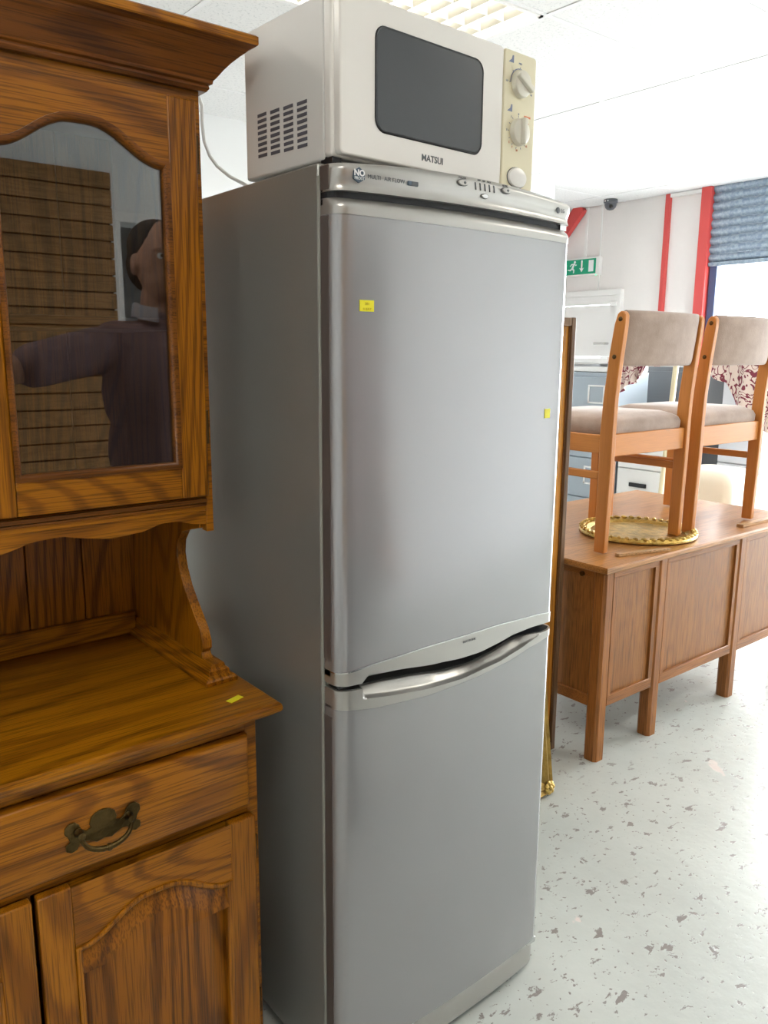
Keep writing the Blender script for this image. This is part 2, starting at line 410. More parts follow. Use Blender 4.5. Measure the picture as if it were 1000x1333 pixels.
struct('door_2', dj, M['white'], bevel=.004)
struct('ground', MB().box(6.4, 30, -20, 24, -.2, -.02), M['ground'])
# suspended ceiling: tiles 1.2 x 0.6 m in a T-bar grid
ce = thing('ceiling', '', ''); del ce['label']; del ce['category']; ce['kind'] = 'structure'
link('ceiling_slab', MB().box(-2.7, 6.3, -3.8, 5.3, H+.12, H+.2), M['white'], ce)
gx = [2.17+1.2*k for k in range(-4, 4)]; gy = [1.45+.6*k for k in range(-7, 7)]
gb = MB()
for x in gx: gb.box(x-.012, x+.012, -2.6, 5.2, H-.002, H+.02)
for y in gy: gb.box(-2.6, 6.15, y-.012, y+.012, H-.0014, H+.019)
link('grid_bars', gb, M['grid'], ce)
LIGHTS = [(0.97, 1.45), (-1.43, -1.55), (2.17, -1.55), (4.57, .25), (-1.43, 1.45)]
tile_me = None
xs = [-2.6]+gx+[6.15]; ys = [-2.6]+gy+[5.2]
for i in range(len(xs)-1):
    for j in range(len(ys)-1):
        x0, x1, y0, y1 = xs[i], xs[i+1], ys[j], ys[j+1]
        if x1-x0 < .05 or y1-y0 < .05: continue
        if any(abs(x0-a) < .02 and abs(y0-b_) < .02 for a, b_ in LIGHTS): continue
        g = .0125; full = abs(x1-x0-1.2) < .01 and abs(y1-y0-.6) < .01
        if full and tile_me is not None:
            o = bpy.data.objects.new('tile', tile_me); COL.objects.link(o); o.parent = ce
        else:
            w_, h_ = x1-x0-2*g, y1-y0-2*g
            o = link('tile', MB().box(0, w_, 0, h_, 0, .015), M['tile'], None); o.parent = ce
            if full: tile_me = o.data
        o.location = (x0+g, y0+g, H+.0005+random.uniform(0, .001))
# recessed louvred fluorescent fittings
LB = ['louvred fluorescent ceiling light above the microwave', 'louvred fluorescent ceiling light in the corner by the slat panel wall',
      'louvred fluorescent ceiling light near the open doorway', 'louvred fluorescent ceiling light nearest the shop front',
      'louvred fluorescent ceiling light over the dresser']
for k, (x0, y0) in enumerate(LIGHTS):
    t = thing('ceiling_light', LB[k], 'ceiling light', (x0+.6, y0+.3, H), 0, 'recessed ceiling lights', local=True)
    fr = MB(); a, c = .588, .288
    fr.box(-a, a, -c, -c+.018, -.008, .1).box(-a, a, c-.018, c, -.008, .1).box(-a, -a+.018, -c, c, -.008, .1).box(a-.018, a, -c, c, -.008, .1)
    link('frame', fr, M['white'], t)
    link('reflector', MB().box(-a, a, -c, c, .1, .105), M['white'], t)
    for q in range(4):
        yy = -.21+.14*q
        link('tube', MB().tube([(-a+.03, yy, .065), (a-.03, yy, .065)], .013, 10), M['tube'], t, smooth=True)
    lo = MB()
    for q in range(3):
        yy = -.14+.14*q; lo.prism([(yy-.012, .045), (yy+.012, .045), (yy, -.004)], -a+.018, a-.018, axis=0)
    link('louvre_rail', lo, M['white'], t)
    bl = MB()
    for q in range(11):
        xx = -.5+.1*q; bl.prism([(xx-.014, .04), (xx+.014, .04), (xx, -.003)], -c+.018, c-.018, axis=1)
    link('louvre_blade', bl, M['louvre'], t)
    l = bpy.data.lights.new('lamp', 'AREA'); l.shape = 'RECTANGLE'; l.size = 1.1; l.size_y = .5; l.energy = TUBE_W; l.color = (1, .93, .83)
    lo_ = bpy.data.objects.new('lamp', l); lo_.location = (x0+.6, y0+.3, H-.012); COL.objects.link(lo_)

# ---- right wall furniture: shutter, posts, pipes, fire door
sh = thing('roller_shutter', 'raised grey-blue galvanised roller shutter above the bright shop front', 'roller shutter', (6.12, .63, 2.19))
slat = []
for q in range(12):
    a = q/11; slat.append((6.128-.026*math.sin(PI*a), .071*a))
slat += [(6.14, .071), (6.14, 0)]
z = 2.215
for k in range(9):
    o = link('slat', MB().prism([(p[0], p[1]+2.215) for p in slat], -.98, 2.913, axis=1), M['shutter'], sh, smooth=True) if k == 0 else sl.copy()
    if k == 0: sl = o
    else: COL.objects.link(o); o.parent = sh
    o.location = (0, 0, k*.0725)
link('bottom_bar', MB().box(6.10, 6.14, -.98, 2.913, 2.18, 2.214), M['shutter'], sh, bevel=.004)
struct('trim_1', MB().box(6.07, 6.2, 2.915, 3.01, 0, H), M['red'], bevel=.004)          # red steel post
struct('trim_2', MB().box(6.12, 6.2, 2.835, 2.905, 0, 2.19).box(6.12, 6.2, -1.0, -.93, 0, 2.19), M['blue'], bevel=.004)
struct('trim_3', MB().box(6.11, 6.16, 3.345, 3.39, 0, H), M['red'], bevel=.006)         # thin red upright
# red diagonal brace
dirv = Vector((0, .77, -.85)).normalized(); pr = Vector((0, dirv.z, -dirv.y))
a0 = Vector((6.08, 4.33, 2.86)); w_ = .06
br = MB().hexa([a0+pr*w_, a0-pr*w_, a0-pr*w_+Vector((.06, 0, 0)), a0+pr*w_+Vector((.06, 0, 0))],
               [a0+pr*w_+dirv*1.12, a0-pr*w_+dirv*1.12, a0-pr*w_+dirv*1.12+Vector((.06, 0, 0)), a0+pr*w_+dirv*1.12+Vector((.06, 0, 0))])
struct('trim_4', br, M['red'])
struct('trim_5', MB().box(6.135, 6.16, 4.27, 4.295, 2.37, H).box(6.14, 6.16, 4.10, 4.115, 2.04, H), M['white'])   # white conduits
# blockwork relief is only paint deep here; faint trunking along the ceiling line
struct('trim_6', MB().box(6.11, 6.16, 2.86, 3.34, H-.035, H-.003), M['white'])
# fire door
d1 = thing('door_1', '', ''); del d1['label']; del d1['category']; d1['kind'] = 'structure'
link('door_frame', MB().box(6.10, 6.2, 3.80, 3.86, 0, 1.985).box(6.10, 6.2, 4.76, 4.83, 0, 1.985).box(6.10, 6.2, 3.80, 4.83, 1.985, 2.04), M['white'], d1, bevel=.004)
link('transom', MB().box(6.13, 6.18, 3.86, 4.76, 1.90, 1.985), M['white'], d1, bevel=.003)
link('door_leaf', MB().box(6.14, 6.18, 3.865, 4.755, .01, 1.895), M['white'], d1, bevel=.003)
link('door_closer', MB().box(6.09, 6.14, 3.84, 3.92, 1.88, 1.925), M['white'], d1, bevel=.004)
link('door_handle', MB().tube([(6.14, 3.95, 1.52), (6.09, 3.95, 1.52), (6.09, 4.08, 1.52)], .012, 10), M['chrome'], d1, smooth=True)
# emergency exit sign
es = thing('exit_sign', 'green and white running man exit sign with down arrow above fire door', 'sign', (6.10, 4.29, 2.19))
link('housing', MB().box(6.10, 6.15, 4.075, 4.50, 2.19, 2.365), M['white'], es, bevel=.004)
link('green_panel', MB().box(6.096, 6.10, 4.115, 4.485, 2.205, 2.35), M['green'], es)
X = 6.094
def signpoly(name, pts):
    # pts in sign coordinates: u to the viewer's right, v up; the viewer's right is -y
    link(name, MB().prism([(4.485-u, 2.205+v) for u, v in pts], X, X+.002, axis=0), M['print_white'], es)
pic = MB()
def sp(pts): pic.prism([(4.485-u, 2.205+v) for u, v in pts], X, X+.002, axis=0)
sp([(.112+.013*math.cos(a*PI/6), .122+.013*math.sin(a*PI/6)) for a in range(12)])
sp([(.095, .112), (.112, .104), (.095, .06), (.072, .066)])
sp([(.098, .110), (.070, .108), (.050, .085), (.058, .080), (.076, .098), (.094, .098)])
sp([(.108, .104), (.122, .086), (.137, .092), (.134, .100), (.122, .097), (.112, .110)])
sp([(.074, .07), (.095, .062), (.112, .045), (.105, .015), (.094, .017), (.097, .041), (.078, .052)])
sp([(.072, .066), (.085, .056), (.060, .038), (.025, .048), (.026, .056), (.055, .052)])
link('running_man', pic, M['print_white'], es)
signpoly('arrow', [(.192, .135), (.208, .135), (.208, .055), (.228, .062), (.200, .022), (.172, .062), (.192, .055)])
signpoly('door_symbol', [(.285, .02), (.345, .02), (.345, .13), (.285, .13)])
link('indicator_lamp', MB().ell((6.10, 4.11, 2.188), (.006, .006, .006), 8, 6), pm('green_led', (.1, 1, .3), .3, emit=3), es)
# dome camera on the ceiling
dc = thing('security_camera', 'small dark grey dome camera under the ceiling by the exit sign', 'security camera', (5.95, 3.87, H))
link('base', MB().lathe([(.062, H-.001), (.066, H-.01), (.066, H-.03), (.06, H-.035)], (5.95, 3.87, 0)), M['dome'], dc, smooth=True)
link('dome', MB().lathe([(.056, H-.034), (.056, H-.05), (.048, H-.075), (.03, H-.092), (.008, H-.098)], (5.95, 3.87, 0)), M['dome'], dc, smooth=True)
link('lens', MB().ell((5.915, 3.84, H-.068), (.02, .02, .02), 12, 8), M['glass_dark'], dc, smooth=True)
link('label_plate', MB().box(5.885, 5.89, 3.85, 3.89, H-.026, H-.012), M['print_white'], dc)
# slatwall board on the wall behind the camera
sw = thing('slat_panel', 'brown wooden slat display board on the wall beside the doorway', 'display board', (-.1, -2.58, 0))
link('backing', MB().box(-1.2, .83, -2.598, -2.585, .3, 2.285), M['oak_bead'], sw)
for k in range(24):
    z = 2.285-.0825*(k+1)
    o = link('slat', MB().box(-1.2, .83, -2.585, -2.57, z+.008, z+.0825), M['slat'], sw, bevel=.002) if k == 0 else s0.copy()
    if k == 0: s0 = o
    else: COL.objects.link(o); o.parent = sw; o.location = (0, 0, -.0825*k)

# ================================================================= FRIDGE FREEZER
FX = .568
F = thing('fridge_freezer', 'tall silver two-door fridge freezer standing beside the oak dresser', 'fridge freezer', (.3, .3, 0))
def bow(x, off=0, r=.022):
    y = -.036-.013*(1-((x-FX/2)/(FX/2))**2)-off
    e = min(x, FX-x)
    if e < r: y += r-math.sqrt(max(r*r-(r-max(e, 0))**2, 0))
    return y
XS = [0, .0006, .002, .0045, .008, .012, .017, .022]+[.022+(FX-.044)*k/40 for k in range(1, 40)]+[FX-v for v in (.022, .017, .012, .008, .0045, .002, .0006, 0)]
def bowslab(zlo, zhi, yb=.004, off=0, rows=1, disp=None, xs=XS, prof=None, zmap=None):
    """slab with a bowed front; zlo and zhi are functions of x, disp pushes the front back at (x, v)"""
    rings = []
    for x in xs:
        lo, hi = zlo(x), zhi(x); ring = [(x, yb, hi), (x, yb, lo)]
        for k in range(rows+1):
            v = k/rows; y = bow(x, off)
            if disp: y += disp(x, v)
            if prof: y += prof(v)
            ring.append((x, min(y, yb-.001), zmap(x, v) if zmap else lo+(hi-lo)*v))
        rings.append(ring)
    return MB().loft(rings)
link('cabinet', MB().box(0, FX+.002, .012, .60, .035, 1.720), M['fr_side'], F, bevel=.003)
link('body_flange', MB().box(-.001, .004, .006, .012, .04, 1.70).box(FX-.002, FX+.003, .006, .012, .04, 1.70), M['fr_gasket'], F)
link('gasket', MB().box(.006, FX-.006, .003, .013, .09, 1.668), M['fr_gasket'], F)
for sx_ in (.05, FX-.05):
    link('foot', MB().lathe([(.02, 0), (.022, .004), (.02, .012), (.012, .014), (.012, .05)], (sx_, .06, 0), 16), M['rubber'], F, smooth=True)
    link('foot', MB().lathe([(.02, 0), (.022, .004), (.02, .012), (.012, .014), (.012, .05)], (sx_, .55, 0), 16), M['rubber'], F, smooth=True)
def arc_(x): return 1-((x-FX/2)/(FX/2))**2
def ptop(x): return 1.714+.013*arc_(x)
def pbot(x): return 1.674+.004*arc_(x)
def cprof(v): return .0035*math.sin(PI*min(1, v/.5))-.0015*math.sin(PI*max(0, (v-.5)/.5))+.009*max(0, (v-.8)/.2)**2
cp = link('control_panel', bowslab(pbot, ptop, rows=18, prof=cprof), M['fr_trim'], F, smooth=True)
link('panel_gap', bowslab(lambda x: 1.655, lambda x: pbot(x)+.003, off=-.012), M['black'], F)
# upper door
ud = link('upper_door', bowslab(lambda x: .875, lambda x: 1.640), M['fr_front'], F, smooth=True)
link('door_top_trim', bowslab(lambda x: 1.640, lambda x: 1.665+.004*arc_(x), off=.0015, rows=10, prof=lambda v: .014*max(0, (v-.35)/.65)**2.2), M['fr_trim'], ud, smooth=True)
UL = [(0, .862), (.048, .860), (.054, .873), (.126, .868), (.2, .860), (.28, .854), (.33, .854), (.38, .860), (.43, .868), (.49, .870), (.535, .868), (.593, .866)]
UT = [(0, .884), (.1, .891), (.2, .896), (.38, .898), (.5, .893), (.568, .886)]
link('door_bottom_trim', bowslab(lambda x: interp(UL, x), lambda x: interp(UT, x), off=.002, rows=4), M['fr_trim'], ud, smooth=True)
link('trim_highlight_bead', bowslab(lambda x: interp(UT, x), lambda x: interp(UT, x)+.0022, off=.003), M['chrome'], ud, smooth=True)
# lower door
LTOP = [(0, .853), (.048, .850), (.052, .846), (.058, .846), (.10, .845), (.163, .840), (.26, .828), (.322, .826), (.387, .833), (.443, .845), (.490, .850), (.535, .850), (.593, .854)]
LSC = [(0, .85), (.056, .829), (.127, .820), (.2, .813), (.281, .811), (.388, .820), (.45, .831), (.503, .843), (.53, .85)]
LLOW = [(0, .818), (.09, .806), (.2, .800), (.32, .804), (.41, .813), (.50, .828), (.593, .842)]
ld = link('lower_door', bowslab(lambda x: .095, lambda x: interp(LLOW, x)+.003), M['fr_front'], F, smooth=True)
def tmap(x, v):
    lo, hi = interp(LLOW, x), interp(LTOP, x); s_ = min(interp(LSC, x), hi-.003)
    return lo+(s_-lo)*v/.4 if v < .4 else s_+(hi-s_)*(v-.4)/.6
def scoop(x, v):
    if not (.05 < x < .525) or v <= .4001: return 0
    f = (v-.4)/.6; e = max(0, min(1, (x-.05)/.010, (.525-x)/.06))
    return e*(.005*min(1, f*5)+.017*f)
xs2 = sorted(set(XS+[.048, .050, .052, .054, .058, .062, .51, .515, .52, .525, .53]+[.06+.0065*k for k in range(72)]))
link('grip_trim', bowslab(lambda x: interp(LLOW, x), lambda x: interp(LTOP, x), off=.002, rows=20, disp=scoop, xs=xs2, zmap=tmap), M['fr_trim'], ld, smooth=True, angle=60)
link('hinge_cap', MB().lathe([(.008, .852), (.008, .856), (.006, .857)], (.018, -.02, 0), 16), M['chrome'], F, smooth=True)
for xx in (.03, FX-.02): link('hinge_pin', MB().tube([(xx, -.015, .845), (xx, -.015, .870)], .006, 10), M['chrome'], F, smooth=True)
link('top_hinge', MB().box(FX-.03, FX-.012, -.03, .0, 1.664, 1.676), M['chrome'], F)
link('top_hinge', MB().ell((.008, -.01, 1.668), (.004, .004, .004), 8, 6), M['chrome'], F)
xs3 = [x for x in xs2 if .006 <= x <= FX-.006]
link('grip_recess', bowslab(lambda x: interp(LTOP, x)-.002, lambda x: interp(LTOP, x)+.0012, off=-.0035, disp=lambda x, v: scoop(x, 1), xs=xs3), M['black'], F)
link('grip_recess', bowslab(lambda x: interp(UL, x)-.0012, lambda x: interp(UL, x)+.002, off=-.003, xs=xs3), M['black'], F)
link('door_gap_shadow', MB().box(.02, FX-.01, .0042, .008, .83, .872), M['black'], F)
# plinth
link('plinth', bowslab(lambda x: .012, lambda x: .088, yb=.03, off=-.008, rows=8, prof=lambda v: .012*max(0, (.35-v)/.35)**2+.006*max(0, (v-.85)/.15)), M['fr_trim'], F, smooth=True)
link('plinth_hinge', MB().box(FX-.035, FX-.006, -.035, .01, .082, .096), M['chrome'], F, bevel=.002)
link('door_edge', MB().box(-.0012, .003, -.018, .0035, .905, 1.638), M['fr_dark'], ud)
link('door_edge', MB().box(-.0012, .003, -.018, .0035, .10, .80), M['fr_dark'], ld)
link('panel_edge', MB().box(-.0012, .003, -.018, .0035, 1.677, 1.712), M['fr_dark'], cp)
# ---- printed marks of the control panel
def pf_(x, z):
    return cprof(min(1, max(0, (z-pbot(x))/(ptop(x)-pbot(x))))) if z > 1.67 else 0
def on_bow(x, z, e=.0012):
    """location and heading on the bowed front"""
    dy = (bow(x+.005)-bow(x-.005))/.01
    return (x, bow(x)+pf_(x, z)-e, z), (R(90), 0, math.atan(dy))
def disc(name, x, z, rx, rz, mat, parent, th=.003, e=.0):
    y = bow(x)+pf_(x, z)-e-(.0012 if z > 1.67 else 0)
    dy = (bow(x+.005)-bow(x-.005))/.01
    pr = [(rx, 0), (rx, th*.6), (rx*.85, th)]
    rings = [[(x+r*math.cos(a), y-h+dy*r*math.cos(a), z+r*rz/rx*math.sin(a)) for a in (2*PI*k/20 for k in range(20))] for r, h in pr]
    return link(name, MB().loft(rings), mat, parent, smooth=True)
hx = .041; l_, r__ = on_bow(hx, 1.6985)
y0 = bow(hx)+min(pf_(hx, 1.6985), -.0018); dy = (bow(hx+.005)-bow(hx-.005))/.01
link('badge', MB().loft([[(hx+.0115*math.sin(a*PI/3), y0-h+dy*.0115*math.sin(a*PI/3), 1.6985+.0115*math.cos(a*PI/3)) for a in range(6)] for h in (-.002, .0012)]), M['badge'], cp)
text('badge_text', 'NO', .0125, (hx, y0-.0018, 1.7012), r__, M['print_white'], cp, 'CENTER', bold=.0004)
text('badge_text', 'FROST', .0062, (hx, y0-.0018, 1.6935), r__, M['print_white'], cp, 'CENTER')
l_, r__ = on_bow(.092, 1.6975, .0018); text('panel_text', 'MULTI', .0088, (.057, bow(.057)-.0022, 1.6985), on_bow(.075, 0)[1], M['print_dark'], cp)
text('panel_text', 'AIR FLOW', .0088, (.0885, bow(.0885)-.0022, 1.6985), on_bow(.11, 0)[1], M['print_dark'], cp)
for k in range(2):
    x = .1395+.0075*k+(.003 if k else 0); w_ = .0035 if k == 0 else .0065
    dd = (bow(x+.005)-bow(x-.005))/.01
    link('panel_icon', MB().hexa([(x-w_, bow(x)-dd*w_-.0022, 1.6955), (x+w_, bow(x)+dd*w_-.0022, 1.6955), (x+w_, bow(x)+dd*w_, 1.6945), (x-w_, bow(x)-dd*w_, 1.6945)],
         [(x-w_, bow(x)-dd*w_-.0022, 1.7015), (x+w_, bow(x)+dd*w_-.0022, 1.7015), (x+w_, bow(x)+dd*w_, 1.7005), (x-w_, bow(x)-dd*w_, 1.7005)]), M['badge'] if k == 0 else M['print_dark'], cp)
for x in (.253, .360):
    disc('button_ring', x, 1.7125, .0125, .0058, M['print_dark'], cp, .001)
    bt = disc('button', x, 1.7125, .0112, .0048, M['fr_trim'], cp, .003)
    disc('button_mark', x+.003, 1.7125, .003, .0024, M['print_dark'], cp, .0036)
    text('button_text', 'FREEZER' if x < .3 else 'REFRIG.', .0045, on_bow(x, 1.7205, .002)[0], on_bow(x, 0)[1], M['print_dark'], cp, 'CENTER')
disc('lamp_ring', .310, 1.6975, .0085, .0045, M['print_dark'], cp, .0008)
disc('lamp_button', .310, 1.6975, .0076, .0038, M['chrome'], cp, .0025)
for k in range(5):
    x = .284+.0115*k; l_, rr = on_bow(x, 1.705)
    link('level_slot', MB().prism([(x-.0016, 1.717), (x+.0016, 1.7055), (x+.0026, 1.7055), (x+.0006, 1.717)], bow(x)-.0026, bow(x)+.001, axis=1), M['print_dark'], cp)
text('panel_text', 'MIN   MID   MAX', .0045, on_bow(.306, 1.7215, .002)[0], on_bow(.318, 0)[1], M['print_dark'], cp, 'CENTER')
l_, rr = on_bow(.558, 1.697)
disc('logo_disc', .515, 1.697, .0058, .0058, M['print_dark'], cp, .001)
text('logo_text', 'LG', .010, (.524, bow(.524)-.0020, 1.697), on_bow(.53, 0)[1], M['print_dark'], cp)
text('trim_text', 'ELECTRONIC', .006, on_bow(.300, .886, .0036)[0], on_bow(.300, 0)[1], M['print_dark'], ud, 'CENTER')
# price labels stuck on the door
def sticker(x, z, w_, h_, lab):
    dd = (bow(x+.01)-bow(x-.01))/.02; y = bow(x)
    rings = []
    q = [(x-w_, y-dd*w_), (x+w_, y+dd*w_)]
    mb = MB().hexa([(q[0][0], q[0][1]-.0012, z-h_), (q[1][0], q[1][1]-.0012, z-h_), (q[1][0], q[1][1]+.001, z-h_), (q[0][0], q[0][1]+.001, z-h_)],
                   [(q[0][0], q[0][1]-.0012, z+h_), (q[1][0], q[1][1]-.0012, z+h_), (q[1][0], q[1][1]+.001, z+h_), (q[0][0], q[0][1]+.001, z+h_)])
    o = link('price_label', mb, M['yellow'], ud); o['label'] = lab; return o
sticker(.057, 1.503, .0135, .0088, 'yellow price label at upper left of the door')
sticker(.511, 1.312, .0085, .009, 'small yellow price label near the right edge of the door')
text('label_text', '301', .006, (.057, bow(.057)-.0017, 1.506), on_bow(.066, 0)[1], M['yellow_ink'], ud, 'CENTER')
text('label_text', '11 JULY', .005, (.057, bow(.057)-.0017, 1.498), on_bow(.066, 0)[1], M['yellow_ink'], ud, 'CENTER')

# ================================================================= MICROWAVE
MW = thing('microwave_oven', 'off-white microwave with cream control panel standing on top of the fridge', 'microwave', (.025, .012, 1.7208), R(2.6), local=True)
w, dp, h = .476, .250, .243; zb = .010
link('case', MB().box(.002, w-.002, .018, dp, zb, zb+h), M['mw_body'], MW, bevel=.004)
link('front_frame', MB().box(0, w, -.006, .019, zb+.002, zb+h), M['mw_front'], MW, bevel=.007, seg=3)
for x, y in ((.04, .05), (w-.04, .05), (.04, dp-.04), (w-.04, dp-.04)):
    link('foot', MB().lathe([(.012, 0), (.014, .003), (.013, zb+.004)], (x, y, 0), 14), M['rubber'], MW, smooth=True)
link('base_pan', MB().box(.015, w-.015, .03, dp-.04, zb-.006, zb+.002), M['fr_dark'], MW)
link('latch_cover', MB().box(.004, .022, .0, .03, zb-.007, zb+.004), M['black'], MW)
# side vent slots: 4 columns of 8
for c in range(4):
    for rr in range(8):
        yv = .077+.0395*c; zv = .0405+.0015*c+.0094*rr
        link('vent_slot', MB().box(.0012, .004, yv-.0135, yv+.0135, zv-.0026, zv+.0026), M['mw_vent'], MW)
dw = .380
def rrect(x0, x1, z0, z1, r, n=6, skew=0):
    P = []
    for cx, cz, a0 in ((x1-r, z1-r, 0), (x0+r, z1-r, 90), (x0+r, z0+r, 180), (x1-r, z0+r, 270)):
        for k in range(n+1):
            a = R(a0+90*k/n); P.append((cx+r*math.cos(a), cz+r*math.sin(a)))
    return P
door = link('door', MB().prism(rrect(.003, dw, zb+.004, zb+h-.002, .008), -.022, -.005, axis=1), M['mw_front'], MW, bevel=.003, seg=3)
# window: dished surround, dark pane
wx0, wx1, wz0, wz1 = .074, .324, .058, .214
o1 = rrect(wx0, wx1, wz0, wz1, .020); o2 = rrect(wx0+.0025, wx1-.0025, wz0+.0025, wz1-.0025, .018)
link('window_pane', MB().prism(o2, -.0236, -.021, axis=1), M['mw_win'], door)
link('window_surround', MB().loft([[(x, -.0222, z) for x, z in rrect(wx0-.0015, wx1+.0015, wz0-.0015, wz1+.0015, .021)], [(x, -.0245, z) for x, z in o1], [(x, -.0232, z) for x, z in o2]], caps=False), M['black'], door, smooth=True)
text('brand_text', 'MATSUI', .0150, (.203, -.0224, .033), (R(90), 0, 0), M['print_dark'], door, 'CENTER', bold=.0002)
# cream control panel
cpn = link('control_panel', MB().prism(rrect(dw+.003, w-.002, zb+.004, zb+h-.002, .007), -.021, -.004, axis=1), M['mw_cream'], MW, bevel=.003, seg=3)
kx = (dw+w)/2-.001
def knob(z, ang, r=.0235, ticks=None):
    k = link('knob', MB().lathe([(r, -.0205), (r*1.03, -.026), (r*.95, -.031), (r*.8, -.033)], (kx, 0, z), 28, axis=1), M['mw_knob'], cpn, smooth=True)
    ca, sa = math.cos(ang), math.sin(ang); L = r*.98; t = .0055
    P = [(-L, -t*.6), (L, -t), (L, t), (-L, t*.6)]
    pts = [(kx+ca*u-sa*v, z+sa*u+ca*v) for u, v in P]
    link('grip', MB().prism(pts, -.041, -.031, axis=1), M['mw_knob'], k, bevel=.002)
    tk = MB()
    for i, a in enumerate(ticks):
        a = R(a); u = Vector((math.cos(a), math.sin(a))); v = Vector((-u.y, u.x)); p0 = Vector((kx, z))+u*(r+.0025); p1 = p0+u*.0035
        tk.prism([tuple(p0-v*.0005), tuple(p0+v*.0005), tuple(p1+v*.0005), tuple(p1-v*.0005)], -.0213, -.0208, axis=1)
    link('dial_ticks', tk, M['print_line'], cpn)
z1, z2, z3 = .197, .114, .034
knob(z1, R(-25), ticks=[180, 135, 90, 45, 10, -20])
knob(z2, R(88), ticks=[90-27*k for k in range(13)])
# blue arc round the upper dial
P = [(kx+.0252*math.cos(R(a)), z1+.0252*math.sin(R(a))) for a in range(180, 0, -8)]+[(kx+.0270*math.cos(R(a)), z1+.0270*math.sin(R(a))) for a in range(4, 181, 8)]
link('dial_arc', MB().prism(P, -.0214, -.0208, axis=1), M['print_line'], cpn)
for z in (z1+.033, z2+.033):
    link('dial_icon', MB().prism([(kx-.033, z), (kx-.019, z), (kx-.019, z+.0125), (kx-.0225, z+.0125), (kx-.0245, z+.006)], -.0214, -.0208, axis=1), M['print_line'], cpn)
link('red_mark', MB().box(kx+.016, kx+.034, -.0214, -.0208, z2+.029, z2+.0325), M['print_red'], cpn)
for i, (t_, a) in enumerate((('0', 90), ('30', 35), ('15', -40), ('10', -95), ('7', -120), ('5', 220), ('3', 180), ('1', 130))):
    text('dial_number', t_, .0055, (kx+.0355*math.cos(R(a))*.92, -.0212, z2+.0345*math.sin(R(a))*.92), (R(90), 0, 0), M['print_red'] if a < 0 or a == 220 or a == 35 else M['print_line'], cpn, 'CENTER')
for t_, a in (('LO', 180), ('MED', 90), ('HI', -20)):
    text('dial_number', t_, .0045, (kx+.036*math.cos(R(a)), -.0212, z1+.035*math.sin(R(a))), (R(90), 0, 0), M['print_line'], cpn, 'CENTER')
link('door_button', MB().lathe([(.0265, -.0205), (.0265, -.0235), (.0245, -.0255), (.016, -.0268), (.005, -.027)], (kx, 0, z3), 28, axis=1, sy=.68), M['mw_front'], cpn, smooth=True)
link('button_ring', MB().lathe([(.028, -.0205), (.028, -.0215), (.0265, -.0216)], (kx, 0, z3), 28, axis=1, sy=.68), M['print_dark'], cpn)
# mains cable hanging behind
cb = link('cable', MB().tube([(.14, .86, 2.18), (.165, .78, 2.06), (.178, .75, 1.99), (.177, .75, 1.955), (.181, .75, 1.911), (.192, .745, 1.88), (.207, .74, 1.86), (.235, .73, 1.838), (.262, .71, 1.822), (.29, .69, 1.80), (.32, .67, 1.72), (.33, .66, 1.4), (.33, .66, .3), (.33, .66, .02)], .0042, 8), M['cable'], None, smooth=True)
tag(cb, 'thin white cable looping down behind the fridge from above the dresser', 'cable')

# ================================================================= OAK DRESSER
D = thing('oak_dresser', 'golden oak dresser with glazed upper doors, left of the fridge', 'dresser', (-.67, .35, 0))
xr, xl = -.080, -1.262
yf = .11; yb_ = .62
dk = link('lower_carcass', MB().box(xr-.02, xr, yf+.004, yb_, .07, .785).box(xl, xl+.02, yf+.004, yb_, .07, .785).box(xl, xr, yb_-.01, yb_, .07, .785).box(xl, xr, yf+.02, yb_, .07, .09), M['oak_z'], D, bevel=.0015)
ff = MB().box(xr-.024, xr-.0005, yf, yf+.02, .07, .785).box(xl+.0005, xl+.024, yf, yf+.02, .07, .785)
ff.box(xl, xr-.001, yf+.0005, yf+.019, .757, .785).box(xl, xr-.001, yf+.0005, yf+.019, .596, .619).box(xl, xr-.001, yf+.0005, yf+.019, .07, .10)
for xx in (-.492, -.884): ff.box(xx-.008, xx+.008, yf+.001, yf+.019, .07, .785)
link('face_frame', ff, M['oak_x'], D, bevel=.0015)
link('skirting', MB().box(xl+.02, xr-.02, yf+.03, yf+.045, .0, .07).box(xr-.06, xr-.01, yf+.02, yf+.07, 0, .07).box(xl+.01, xl+.06, yf+.02, yf+.07, 0, .07).box(xr-.06, xr-.01, yb_-.06, yb_-.01, 0, .07).box(xl+.01, xl+.06, yb_-.06, yb_-.01, 0, .07), M['oak_x'], D)
# moulded worktop: profile run round front and side
def rimmed(x0, x1, y0, y1, prof, back_flat=True):
    """stack of rectangular loops; prof = (inset, z); the back edge stays straight"""
    rings = [[(x0+i, y0+i, z), (x1-i, y0+i, z), (x1-i, y1, z), (x0+i, y1, z)] for i, z in prof]
    return MB().loft(rings)
link('worktop', rimmed(xl-.035, xr+.035, .072, .64, [(.020, .7855), (.012, .786), (.010, .789), (.003, .792), (0, .796), (0, .803), (.002, .808), (.006, .810)]), M['oak_worktop'], D)
pl_ = link('price_label', MB().hexa([(-.120, .124, .8103), (-.090, .134, .8103), (-.094, .148, .8103), (-.124, .138, .8103)], [(-.120, .124, .811), (-.090, .134, .811), (-.094, .148, .811), (-.124, .138, .811)]), M['yellow'], D); pl_['label'] = 'yellow price label on the worktop corner'
